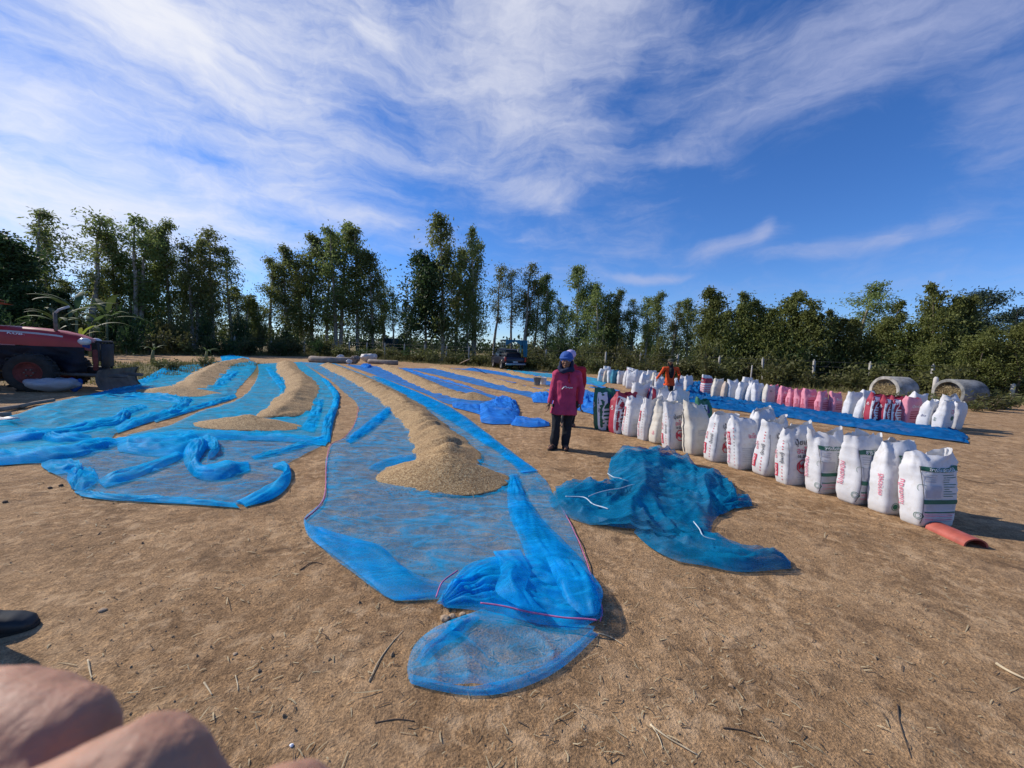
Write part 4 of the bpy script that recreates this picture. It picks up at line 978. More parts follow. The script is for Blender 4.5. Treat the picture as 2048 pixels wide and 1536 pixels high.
TL = {'tall':('tall eucalyptus with a bare lower trunk and narrow crown behind the fence','eucalyptus tree','tall eucalyptus trees'),
      'sparse':('thin eucalyptus with sky showing through its sparse crown','eucalyptus tree','sparse eucalyptus trees'),
      'full':('leafy eucalyptus with foliage almost down to the ground','eucalyptus tree','leafy eucalyptus trees'),
      'young':('bushy young eucalyptus in the dense row behind the sacks','eucalyptus tree','young eucalyptus row'),
      'dark':('dark round-crowned broadleaf tree beside paler eucalyptus','tree','dark broadleaf trees'),
      'feather':('wide flat-topped bluish tree behind the concrete rings','tree','bluish spreading trees')}
rt = random.Random(77)
def plant(px, top, Y, kind, v, w=1.0, label=None):
    p = AT(px, top, Y); Hh = max(1.5, p.z); sc = Hh/10.0
    o = empty('eucalyptus_tree' if kind in ('tall','sparse','full','young') else 'broadleaf_tree', (p.x-0.04*Hh, Y, -0.03), rt.uniform(0, 6.28))
    l, c, g = TL[kind]
    where = ('behind the tractor' if px < 480 else 'beyond the pale logs' if px < 835 else 'beside the dark round-crowned tree' if px < 1015 else 'behind the pickup' if px < 1130 else 'behind the person in pink' if px < 1262 else 'behind the person in orange' if px < 1425 else 'behind the pink sacks' if px < 1700 else 'behind the concrete rings')
    if kind in ('tall','sparse','full','young'): l = {'tall':'tall eucalyptus with bare lower trunk','sparse':'thin eucalyptus with sparse see-through crown','full':'leafy eucalyptus with low foliage','young':'bushy young eucalyptus in the dense row'}[kind]+' '+where; g = g+' '+where
    elif kind == 'dark': l = 'dark round-crowned broadleaf tree '+('behind the tractor' if px < 480 else 'between paler eucalyptus trees'); g = g+' '+where
    tag(o, label or l, c, g)
    o.scale = (sc*w*1.18, sc*w*1.18, sc)
    for nm_, m_ in tree_proto(kind, v):
        q = bpy.data.objects.new(nm_, m_); link(q, o)
    return o
# (px, top y, depth, kind, variant, width)
for a in [(18,488,30,'dark',0,1.0),(-40,470,32,'dark',1,1.1),(72,420,36,'sparse',0,1.25),(95,470,38,'tall',1,.9),(182,428,38,'sparse',1,1.3),(240,470,40,'full',0,.9),(285,438,40,'tall',0,1.25),(318,462,42,'full',1,.9),(345,448,42,'tall',1,.9),(395,476,42,'full',2,.9),(432,462,44,'sparse',2,1.4),(470,500,46,'sparse',0,1.2),(60,520,34,'full',1,1.2),(40,575,29,'dark',0,1.2),(118,585,34,'dark',1,1.0),(262,540,40,'full',2,1.2),(370,545,44,'full',1,1.3),(420,560,45,'full',0,1.2),(130,560,40,'full',0,1.2),(210,560,42,'dark',0,.9),
          (488,575,47,'full',2,1.3),(512,600,50,'young',0,1.0),(545,518,52,'tall',1,1.1),(582,494,52,'full',0,.95),(610,530,55,'full',2,1.0),(632,470,54,'full',0,.9),(662,470,55,'full',1,.8),(690,443,54,'full',2,.85),(728,462,54,'full',0,.85),(757,508,53,'full',1,.9),(775,560,56,'tall',0,1.0),(795,588,55,'sparse',0,1.0),(822,600,54,'full',2,.8),
          (864,516,48,'dark',1,.85),(905,434,48,'full',1,.78),(925,500,50,'full',0,.8),(966,459,48,'full',2,.68),(945,560,47,'full',1,.9),(1002,532,50,'sparse',1,1.0),(1035,546,50,'sparse',2,.9),(1066,530,46,'tall',0,1.0),(1082,560,48,'sparse',0,.9),(1105,553,45,'full',0,.8),(1125,600,47,'full',2,.8),
          (1172,533,42,'full',1,.9),(1185,570,42,'tall',2,1.0),(1212,570,40,'full',2,1.0),(1232,600,41,'young',1,.8),(1250,582,40,'tall',1,1.0),(1276,598,40,'tall',0,1.0),(1305,600,40,'tall',2,1.1),(1330,588,38,'tall',1,1.1),(1358,604,40,'tall',0,1.1),(1390,600,38,'full',0,1.0),
          (1440,580,33,'young',0,.85),(1478,588,32,'young',1,.85),(1510,610,33,'young',2,.8),(1535,600,31,'young',2,.85),(1590,588,30,'young',0,.85),(1560,620,32,'young',1,.8),(1638,602,29,'young',1,.85),(1612,625,31,'young',2,.8),(1680,620,29,'young',2,.75),(1735,572,29,'tall',2,1.3),(1710,640,28,'young',0,.8),(1755,650,28,'young',1,.8),(1790,603,27,'young',1,.75),(1830,650,26,'young',2,.8),(1860,625,26,'young',0,.8),(1905,568,25,'young',2,.7),(1945,600,25,'young',0,.8),(1985,588,28,'feather',0,.8),(2040,620,26,'feather',1,.8),(2010,660,22,'young',1,.9),(2060,640,21,'young',0,1.0),(1965,655,22,'young',2,.8),(1880,665,24,'young',1,.9),(1420,640,34,'young',2,.8),(1300,650,44,'young',0,.7),(1220,640,42,'young',2,.8)]:
    plant(*a)
# ---- shrubs along the fence
def bush_mesh(seed, n=520, L=0.16, Wd=0.07):
    rn = random.Random(seed); lf = MB(); st = MB()
    for k in range(9):
        a = rn.uniform(0, 6.28); r = rn.uniform(.2, .75); tip = Vector((math.cos(a)*r, math.sin(a)*r, rn.uniform(.5, 1.0)))
        st.tube([Vector((math.cos(a)*.06, math.sin(a)*.06, -.03)), tip*0.55+Vector((0,0,.06)), tip], [.018,.012,.004], 4, False)
        for i in range(n//9):
            q = rn.uniform(.25, 1.05); p = tip*q+Vector((rn.gauss(0,.15), rn.gauss(0,.15), rn.gauss(0,.10)))
            p.z = max(.03, p.z); leafquad(lf, p, Vector((rn.gauss(0,1), rn.gauss(0,1), rn.gauss(.2,.7))), L*rn.uniform(.6,1.3), Wd*rn.uniform(.6,1.3), rn)
    return st, lf
BUSH = []
for v in range(5):
    st, lf = bush_mesh(300+v, 700 if v < 4 else 420, 0.17 if v < 3 else 0.26, 0.075 if v < 3 else 0.06)
    r = []
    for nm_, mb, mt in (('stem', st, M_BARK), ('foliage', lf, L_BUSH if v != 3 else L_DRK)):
        m_ = bpy.data.meshes.new(nm_); m_.from_pydata(mb.V, [], mb.F); m_.materials.append(mt); r.append((nm_, m_))
    BUSH.append(r)
rb = random.Random(5)
def shrub(x, y, h, w, v, label, group):
    o = empty('shrub', (x, y, 0), rb.uniform(0, 6.28), label, 'shrub', group); o.scale = (w, w, h)
    for nm_, m_ in BUSH[v]:
        q = bpy.data.objects.new(nm_, m_); link(q, o)
    return o
def along(a, b, n, off, hl, hh, label, group, vs_, wl=1.0, wh=1.7):
    d = (b-a); nrm = Vector((-d.y, d.x, 0)).normalized()
    for i in range(n):
        t = (i+rb.uniform(.1,.9))/n; p = a+d*t+nrm*rb.uniform(*off)
        shrub(p.x, p.y, rb.uniform(hl, hh), rb.uniform(wl, wh), rb.choice(vs_), label, group)
along(FENCE[4], FENCE[5], 44, (-2.6, 1.2), .8, 2.0, 'bushy weedy shrub along the fence behind the sacks', 'shrubs behind the sacks', (0,1,2,4))
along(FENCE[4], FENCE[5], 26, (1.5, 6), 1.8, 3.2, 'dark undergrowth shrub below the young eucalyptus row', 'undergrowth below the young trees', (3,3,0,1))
along(FENCE[5], FENCE[6], 20, (-1.5, 2.0), .8, 1.9, 'weedy shrub beyond the concrete rings', 'shrubs beyond the concrete rings', (0,1,2,4))
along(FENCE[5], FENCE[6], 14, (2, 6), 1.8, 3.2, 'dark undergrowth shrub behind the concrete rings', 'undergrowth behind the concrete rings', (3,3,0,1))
along(FENCE[3], FENCE[4], 36, (-2.5, 1.5), .6, 1.5, 'low shrub along the fence behind the rice nets', 'shrubs behind the rice nets', (0,1,2,3,4))
along(FENCE[3], FENCE[4], 9, (3, 9), 1.2, 2.4, 'dark undergrowth shrub between the tall eucalyptus trunks', 'undergrowth below the tall trees', (3,3,0))
along(FENCE[1], FENCE[3], 36, (-2, 3), .9, 2.4, 'shrub in the thicket behind the tractor', 'thicket behind the tractor', (0,1,2,3))
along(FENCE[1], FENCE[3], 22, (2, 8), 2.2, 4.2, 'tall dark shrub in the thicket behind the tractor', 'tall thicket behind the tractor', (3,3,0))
for px, py, h in [(1742,812,.55),(1838,818,.6),(1856,820,.5),(1985,822,.6),(2010,818,.7),(1950,823,.4),(1800,812,.5)]:
    p = G(px, py); shrub(p.x, p.y, h, h*1.4, 4, 'low weed growing round the foot of the concrete rings', 'weeds round the concrete rings')
for px, py, h in [(205,752,.5),(320,738,.45),(345,742,.5),(260,748,.4),(410,735,.6),(225,765,.4)]:
    p = G(px, py); shrub(p.x, p.y, h, h*1.3, 4, 'low weed in the grass patch beside the tractor blade', 'weeds beside the tractor')
# ---- banana plants
def banana(px, py, h, seed, label, mat=L_BAN, n=8, up=0.9):
    rn = random.Random(seed); h *= .86; p = G(px, py); o = empty('banana_plant', (p.x, p.y, 0), 0, label, 'banana plant', 'banana plants behind the tractor')
    hs = h*0.5
    MB().tube([(0,0,-.03),(0.02,0,hs*.5),(0.05,0.02,hs)], [.11,.085,.05], 8).build('stem', M_STEM, o)
    for k in range(n):
        a = k*2.4+rn.uniform(-.3,.3); L = h*rn.uniform(.45,.7); el = rn.uniform(.5, 1.35)*up; w = L*0.06
        mb = MB(); d = Vector((math.cos(a), math.sin(a), 0)); s = Vector((-d.y, d.x, 0)); nn = 14
        C = []; z = hs; r = 0.04; e = el
        for i in range(nn+1):
            C.append(Vector((d.x*r+0.05, d.y*r+0.02, z))); r += math.cos(e)*L/nn; z += math.sin(e)*L/nn; e -= (0.11+0.02*k/n)*1.0
        V = []; Fc = []
        for i, c in enumerate(C):
            t = i/nn; ww = 0.02 if t < .15 else w*math.sin(math.pi*min(1, (t-.12)/.88)**.8)*(0.8+0.4*rn.random())
            dr = -0.25*ww
            V += [c+s*ww+Vector((0,0,dr)), c, c-s*ww+Vector((0,0,dr))]
        for i in range(nn): Fc += [(3*i,3*i+1,3*i+4,3*i+3),(3*i+1,3*i+2,3*i+5,3*i+4)]
        mb.add(V, Fc); mb.build('leaf', mat, o, True)
M_STEM = simple('banana_stem', (0.16,0.17,0.08), 0.7, 0.3, 4)
banana(182,714,4.0,1,'banana plant with long arching leaves right behind the tractor hood', n=7, up=1.0)
banana(118,712,4.6,2,'banana plant with upright leaves rising over the tractor exhaust', up=1.15)
banana(155,708,6.0,3,'tallest banana plant standing out against the sky', up=1.2)
banana(215,706,6.0,4,'banana plant half hidden in the eucalyptus leaves', up=1.1)
banana(160,720,2.6,5,'yellow-green young banana plant beside the tractor front', L_YEL, 6, 1.2)
banana(412,722,1.5,6,'small banana sucker in the grass at the far end of the nets', L_BAN, 6)
banana(305,724,1.6,7,'small banana sucker in the grass beside the crumpled net', L_BAN, 6)
# ---- grass: nobody could count it
def grass():
    rn = random.Random(9); mb = MB()
    def tuft(x, y, h, n):
        for _ in range(n):
            a = rn.uniform(0, 6.28); p = Vector((x+rn.gauss(0,.10), y+rn.gauss(0,.10), 0.0)); q = Vector((math.cos(a), math.sin(a), 0)); s = Vector((-q.y, q.x, 0))*0.018
            hh = h*rn.uniform(.5, 1.2); i = len(mb.V)
            mb.V += [p-s, p+s, p+q*hh*rn.uniform(.15,.6)+Vector((0,0,hh))]; mb.F.append((i, i+1, i+2))
    for a, b in zip(FENCE[1:-2], FENCE[2:-1]):
        d = b-a; nrm = Vector((-d.y, d.x, 0)).normalized(); m_ = int(d.length*42)
        for _ in range(m_):
            t = rn.random(); o_ = rn.triangular(-4.8, 3.5, -0.5); p = a+d*t+nrm*o_
            tuft(p.x, p.y, (0.18+0.5*max(0, min(1, (o_+4)/4)))*rn.uniform(.6,1.3), 7)
    for _ in range(1300):
        r = math.sqrt(rn.random())*1.1; t = rn.uniform(0, 6.28); x = -15.5+5.5*r*math.cos(t); y = 17.5+7*r*math.sin(t)
        if x > -12.2-(y-12)*0.28 or beyond(x, y) > -1: continue
        tuft(x, y, rn.uniform(.06,.22), 6)
    tag(mb.build('grass', M_GRASS, None, False), 'rough dry grass along the fence and beside the tractor', 'grass', None, 'stuff')
grass()
# ---- far wood on the horizon
def far_wood():
    rn = random.Random(19); lf = MB()
    for i in range(300):
        a = R_(-75+150*i/300+rn.uniform(-.4,.4)); D = rn.uniform(150, 210); x = D*math.sin(a); y = D*math.cos(a); h = rn.uniform(3.5, 8)
        for k in range(70):
            p = Vector((x+rn.gauss(0,1.6), y+rn.gauss(0,1.6), abs(rn.gauss(.45,.3))*h)); leafquad(lf, p, Vector((rn.gauss(0,1), rn.gauss(0,1), rn.gauss(0,1))), 1.5, 1.0, rn)
    tag(lf.build('far_wood', L_DRK, None, False), 'dark line of distant trees on the horizon', 'wood', None, 'stuff')
far_wood()
# ---- fence posts with wire
M_CONC = simple('concrete', (0.40,0.38,0.34), 0.9, 0.25, 5, 0.4, 30, 0.006)
M_WIRE = simple('wire', (0.22,0.20,0.18), 0.5, 0.2, 10, metallic=0.6)
pm = MB(); pm.box((0,0,.88), (.13,.13,1.82), None, .015); pm.box((0,0,1.84), (.06,.06,.10), None, .01)
post_me = bpy.data.meshes.new('post'); post_me.from_pydata(pm.V, [], pm.F); post_me.materials.append(M_CONC)
fp = []
for a, b, n in ((FENCE[2], FENCE[3], 4), (FENCE[3], FENCE[4], 8), (FENCE[4], FENCE[5], 11), (FENCE[5], FENCE[6], 10)):
    for i in range(n): fp.append(a.lerp(b, i/n))
for i, p in enumerate(fp):
    o = bpy.data.objects.new('fence_post', post_me); link(o); o.location = (p.x, p.y, -.03); o.rotation_euler = (rt.gauss(0,.02), rt.gauss(0,.02), rt.uniform(-.2,.2))
    tag(o, 'weathered concrete post of the wire fence', 'fence post', 'concrete posts of the wire fence')
for k, z in enumerate((.6, 1.0, 1.4, 1.72)):
    o = MB().tube([(p.x, p.y, z) for p in fp], .006, 4).build('fence_wire', M_WIRE); tag(o, ('lowest','second lowest','second highest','highest')[k]+' wire strung along the concrete fence posts', 'wire')
# ------------------------------------------------------------------ tractor
M_RED = simple('tractor_red', (0.36,0.022,0.022), 0.35, 0.15, 3, spec=0.5); M_REDD = simple('rim_red', (0.15,0.035,0.028), 0.8, 0.4, 8)
M_BLK = simple('engine_black', (0.018,0.018,0.022), 0.6, 0.3, 8); M_RUB = simple('tyre_rubber', (0.030,0.027,0.024), 0.85, 0.4, 6, 0.3, 40)
M_STEEL = simple('worn_steel', (0.13,0.11,0.095), 0.65, 0.4, 4, 0.2, 30, metallic=0.3); M_NAVY = simple('navy_tarp', (0.006,0.007,0.014), 0.6, 0.4, 3, 0.5, 9, 0.03)
M_GREYP = simple('grey_decal', (0.45,0.43,0.43), 0.5, 0.1, 5); M_CLEAR = simple('headlamp', (0.62,0.60,0.58), 0.2, 0.1, 5, spec=0.6); M_EXH = simple('exhaust_rust', (0.16,0.13,0.11), 0.7, 0.4, 8)
def wheel(parent, c, R_o, w, R_r, lugs, y):
    t = MB()
    prof = [(R_r, -w*.42), (R_r+(R_o-R_r)*.25, -w*.5), (R_o*.93, -w*.48), (R_o*.97, -w*.36), (R_o*.98, 0), (R_o*.97, w*.36), (R_o*.93, w*.48), (R_r+(R_o-R_r)*.25, w*.5), (R_r, w*.42)]
    t.lathe(prof, 40, 'Y', c)
    ty = t.build('tyre', M_RUB, parent)
    lg = MB()
    for i in range(lugs):
        for sd in (-1, 1):
            a = 2*math.pi*(i+(0.5 if sd > 0 else 0))/lugs
            e = Euler((0, -a+math.pi/2, 0)); p = Vector((math.cos(a)*R_o*.985, sd*w*.23, math.sin(a)*R_o*.985))
            lg.box(Vector(c)+p, (R_o*.09, w*.5, R_o*.10), Euler((0.0, -a, sd*0.55), 'XYZ'))
    lg.build('tread_lugs', M_RUB, ty, False)
    r = MB(); r.lathe([(R_r*1.02, -w*.40), (R_r*.95, -w*.46), (R_r*.90, -w*.30), (R_r*.62, -w*.12), (R_r*.40, -w*.20), (R_r*.22, -w*.30), (0.001, -w*.30)], 32, 'Y', c)
    r.lathe([(R_r*1.02, w*.40), (R_r*.95, w*.46), (R_r*.90, w*.30), (R_r*.62, w*.12), (R_r*.40, w*.20), (R_r*.22, w*.30), (0.001, w*.30)], 32, 'Y', c)
    rim = r.build('rim', M_REDD, parent)
    b = MB()
    for i in range(6):
        a = i*math.pi/3
        for sd in (-1, 1): b.box(Vector(c)+Vector((math.cos(a)*R_r*.3, sd*w*.3, math.sin(a)*R_r*.3)), (.03,.03,.03))
    b.build('wheel_bolts', M_STEEL, rim, False)
def tractor():
    p = G(66, 783); hd = R_(20)
    o = empty('tractor', (p.x, p.y, 0), hd, 'red tractor with a front blade and dark tarp round the engine', 'tractor')
    # local x forward, y left; origin at the near front wheel's contact (y = 0 is the near side)
    cy = 0.62   # centre line
    for y in (0.0, 2*cy): wheel(o, (0, y, .47), .47, .30, .27, 16, y)
    for y in (-.10, 2*cy+.10): wheel(o, (-1.85, y, .66), .66, .42, .38, 18, y)
    MB().tube([(0,0,.47),(0,2*cy,.47)], .07, 10).build('front_axle', M_BLK, o); MB().tube([(-1.85,-.1,.66),(-1.85,2*cy+.1,.66)], .12, 10).build('rear_axle', M_BLK, o)
    # engine block and gearbox
    MB().box((-.35, cy, .78), (1.5,.42,.5), None, .03).build('engine', M_BLK, o); MB().box((-1.5, cy, .72), (1.1,.46,.55), None, .04).build('gearbox', M_BLK, o)
    # hood: loft of rounded sections
    h = MB(); secs = [(-1.05,1.16,1.60,.33),(-.6,1.14,1.60,.33),(-.1,1.12,1.575,.325),(.3,1.10,1.53,.31),(.62,1.08,1.45,.29),(.82,1.05,1.36,.26),(.92,1.02,1.26,.20)]
    def hs(u, v):
        k = v*(len(secs)-1); i = min(int(k), len(secs)-2); f = k-i
        x, zb, zt, w = [secs[i][j]*(1-f)+secs[i+1][j]*f for j in range(4)]
        a = math.pi*u; c_, s_ = math.cos(a), math.sin(a)
        return Vector((x, cy-w*math.copysign(abs(c_)**.55, c_), zb+(zt-zb)*abs(s_)**.6))
    h.grid(hs, 20, 24); hood = h.build('hood', M_RED, o)
    n = MB(); n.grid(lambda u, v: Vector((.925, cy-.20+.40*u, .75+.5*v)), 4, 4); n.build('grille', M_BLK, hood)
    st = MB(); st.grid(lambda u, v: hs(.16+.05*u, .06+.50*v)+Vector((0,-.004,.001)), 3, 16); st.build('hood_stripe', M_GREYP, hood)
    # lettering on the hood side
    V, Fc = text_geo('KUBOTA'); P = []
    for q in V:
        x = -.30+q.x*.15; k = (x+1.05)/1.97; u = .16+q.y*.09; pp = hs(max(.02, min(.3, u)), max(0, min(1, k*0.98))); P.append(Vector((x, pp.y-.009, pp.z)))
    MB().add(P, Fc).build('lettering', I_WH, hood, False)
    dk = MB(); dk.grid(lambda u, v: hs(.03+.12*u, .80+.17*v)+Vector((0,-.006,0)), 4, 6); dk.build('dark_decal', I_NAVY, hood)
    MB().ell((.80, cy-.22, 1.27), (.14,.09,.10), 12, 8).build('headlamp', M_CLEAR, o); MB().ell((.80, cy+.22, 1.27), (.14,.09,.10), 12, 8).build('headlamp', M_CLEAR, o)
    # tarp hung on the engine's side
    def tp(u, v):
        x = -.75+1.62*u; z = 1.12-.60*v-.06*math.sin(u*9)*v; y = cy-.36-.05*math.sin(u*14+v*3)*(.3+v)-.03*nz(u*6, v*6, 3)
        return Vector((x, y, z))
    MB().grid(tp, 40, 16).build('engine_tarp', M_NAVY, o)
    # front guard
    g = MB(); x = 1.12
    for y in (cy-.30, cy+.30): g.tube([(x-.05, y, .55), (x, y, 1.22), (x-.06, y, 1.30)], .028, 8)
    g.tube([(x-.03, cy-.33, 1.28), (x-.03, cy+.33, 1.28)], .03, 8)
    for y in (-.18,-.06,.06,.18): g.tube([(x, cy+y, .6), (x, cy+y, 1.26)], .012, 6)
    g.build('front_guard', M_BLK, o)
    MB().box((x+.02, cy, .92), (.05,.50,.62), None, .02).build('radiator_screen', M_BLK, o); MB().box((x-.06, cy-.33, .80), (.10,.05,.55), None, .015).build('guard_plate', M_REDD, o)
    MB().box((.95, cy, .52), (.30,.40,.18), None, .02).build('front_weight', M_BLK, o)
    # blade
    bl = MB(); Rb = .42
    def bf(u, v):
        a = -0.75+1.35*v; return Vector((1.75-Rb+Rb*math.cos(a)*-1+.42, -.22+1.68*u, .34+Rb*math.sin(a)))
    bl.grid(bf, 10, 10); bl.grid(lambda u, v: bf(u, v)+Vector((-.03,0,0)), 10, 10)
    blade = bl.build('dozer_blade', M_STEEL, o)
    e = MB()
    for y in (-.22, 1.46): e.grid(lambda u, v: Vector((bf(0, v).x-.03+(.06)*u, y, bf(0, v).z)), 1, 10)
    e.build('blade_edge', M_STEEL, blade)
    ar = MB()
    for y in (cy-.36, cy+.36): ar.tube([(-.5, y, .5), (.6, y, .42), (1.72, y, .38)], .045, 8)
    ar.build('blade_arm', M_STEEL, o)
    # exhaust
    MB().tube([(.22, cy-.16, 1.5), (.22, cy-.16, 1.98)], .035, 10).build('exhaust_pipe', M_EXH, o); MB().tube([(.22, cy-.16, 1.96), (.30, cy-.16, 2.06), (.50, cy-.16, 2.16)], .028, 10).build('exhaust_outlet', M_GREYP, o)
    # canopy, posts, fenders, seat, wheel
    for y in (cy-.45, cy+.45): MB().tube([(-2.25, y, .9), (-2.2, y, 2.15)], .035, 8).build('canopy_post', M_BLK, o)
    c = MB(); c.grid(lambda u, v: Vector((-2.9+1.8*u, cy-.75+1.5*v, 2.18+.10*math.sin(math.pi*v)+.10*math.sin(math.pi*u)**.5)), 14, 8); c.grid(lambda u, v: Vector((-2.9+1.8*u, cy-.75+1.5*v, 2.15+.06*math.sin(math.pi*v))), 14, 8); c.build('canopy', simple('canopy_red', (0.22,0.025,0.035), .6, .2, 3), o)
    for y in (-.10, 2*cy+.10):
        f = MB(); f.grid(lambda u, v: Vector((-1.85-.74*math.cos(math.pi*(.08+.74*u)), y-.22+.44*v, .66+.74*math.sin(math.pi*(.08+.74*u)))), 14, 3); f.build('fender', M_RED, o)
    s = MB(); s.box((-1.95, cy, 1.12), (.42,.44,.10), None, .03); s.box((-2.17, cy, 1.38), (.09,.42,.45), None, .03); s.build('seat', M_BLK, o)
    w = MB(); w.tube([(-1.36+.20*math.cos(a)*.5, cy+.20*math.sin(a), 1.45+.20*math.cos(a)*.85) for a in [i*math.pi/10 for i in range(21)]], .016, 6, False); w.tube([(-1.1,cy,1.3),(-1.36,cy,1.45)], .02, 6); w.build('steering_wheel', M_BLK, o)
    MB().box((-.98, cy, 1.36), (.10,.50,.42), None, .03).build('dashboard', M_BLK, o)
tractor()
def lump(name, label, cat, pxs, hh, mat, seed, nu=40, nv=24, wr=0.05, parent=None):
    """soft bag lying on the ground, outline px ellipse (x0,x1,ybase) """
    x0, x1, yb = pxs; a = G(x0, yb); b = G(x1, yb); c = (a+b)/2; L = (b-a).length/2; d = (b-a).normalized(); n = Vector((-d.y, d.x, 0)); Wd = L*.55
    c = c+n*Wd*.8; mb = MB()
    def fn(u, v):
        th = 2*math.pi*u; ph = math.pi*v; r = math.sin(ph)
        x = L*math.cos(th)*r; y = Wd*math.sin(th)*r; z = math.cos(ph)
        k = 1+.18*nz(math.cos(th)*r*1.7+seed, math.sin(th)*r*1.7, z+seed)
        zz = (z*.5+.5)**.75*hh*k + wr*abs(nz(x*6+seed, y*4, z*3))*r
        p = c+d*x*k+n*y*k; return Vector((p.x, p.y, max(-.005, zz-.008)))
    mb.grid(fn, nu, nv); return tag(mb.build(name, mat), label, cat)
M_GSACK = cloth_white('grey_plastic', (0.40,0.39,0.41)); M_BLUEC = simple('blue_cloth', (0.012,0.07,0.27), 0.8, 0.35, 5, 0.5, 12, 0.02); M_WCL = cloth_white('dirty_white', (0.62,0.58,0.54))
lump('grain_sack', 'grey full sack lying on its side in front of the tractor wheel', 'sack', (32,150,786), .36, M_GSACK, 2.2)
lump('cloth_bundle', 'blue cloth bundle pushed under the tractor blade', 'cloth', (130,162,784), .34, M_BLUEC, 5.1)
lump('cloth_bundle', 'pale cloth at the edge of the crumpled net', 'cloth', (-60,22,850), .10, M_WCL, 8.1)
# poles on the ground by the sack
M_POLE = simple('weathered_pole', (0.24,0.19,0.15), 0.85, 0.4, 4, 0.4, 25)
def pole(pts, r, label, mat=M_POLE, cat='pole', name='pole'):
    P = [G(x, y, z) for x, y, z in pts]; return tag(MB().tube(P, r, 8).build(name, mat), label, cat)
pole([(-40,824,.05),(0,819,.06),(50,811,.05)], .045, 'grey pole lying beside the crumpled net')
pole([(40,813,.06),(70,806,.05),(108,800,.07)], .035, 'thin crooked pole end lying by the grey sack')
pole([(-40,834,.05),(0,830,.05),(22,829,.05)], .05, 'short dark pole lying beside the pale cloth')
# ------------------------------------------------------------------ logs, cloths
M_LOG = simple('log_wood', (0.27,0.22,0.18), 0.9, 0.4, 2.5, 0.6, 14, 0.02)
def log(pts, r, label):
    P = [G(x, y)+Vector((0,0,r*.85)) for x, y in pts]; P = [cr(P, i/10) for i in range(11)]
    return tag(MB().tube(P, [r*(1+.12*nz(i*.7, pts[0][0])) for i in range(11)], 10).build('log', M_LOG), label, 'log')
log([(621,724),(655,726),(690,727),(706,727)], .26, 'long pale log behind the rice ridges')
log([(738,727),(770,729),(796,730)], .20, 'log half under a white cloth behind the rice ridges')
lump('cloth_bundle', 'white cloth bundle thrown over a log', 'cloth', (726,758,726), .75, M_WCL, 12.0, wr=.25)
lump('cloth_bundle', 'small round white bundle between the two logs', 'cloth', (694,706,729), .38, M_WCL, 14.0)
lump('cloth_bundle', 'white rag lying on the end of the long log', 'cloth', (676,692,725), .62, M_WCL, 15.0)
lump('cloth_bundle', 'dark heap of branches between the two logs', 'heap', (704,722,728), .6, M_POLE, 16.0, wr=.3)
pole([(918,728,.05),(930,722,.5),(940,718,.9)], .04, 'leaning branch at the foot of the tall twin eucalyptus')
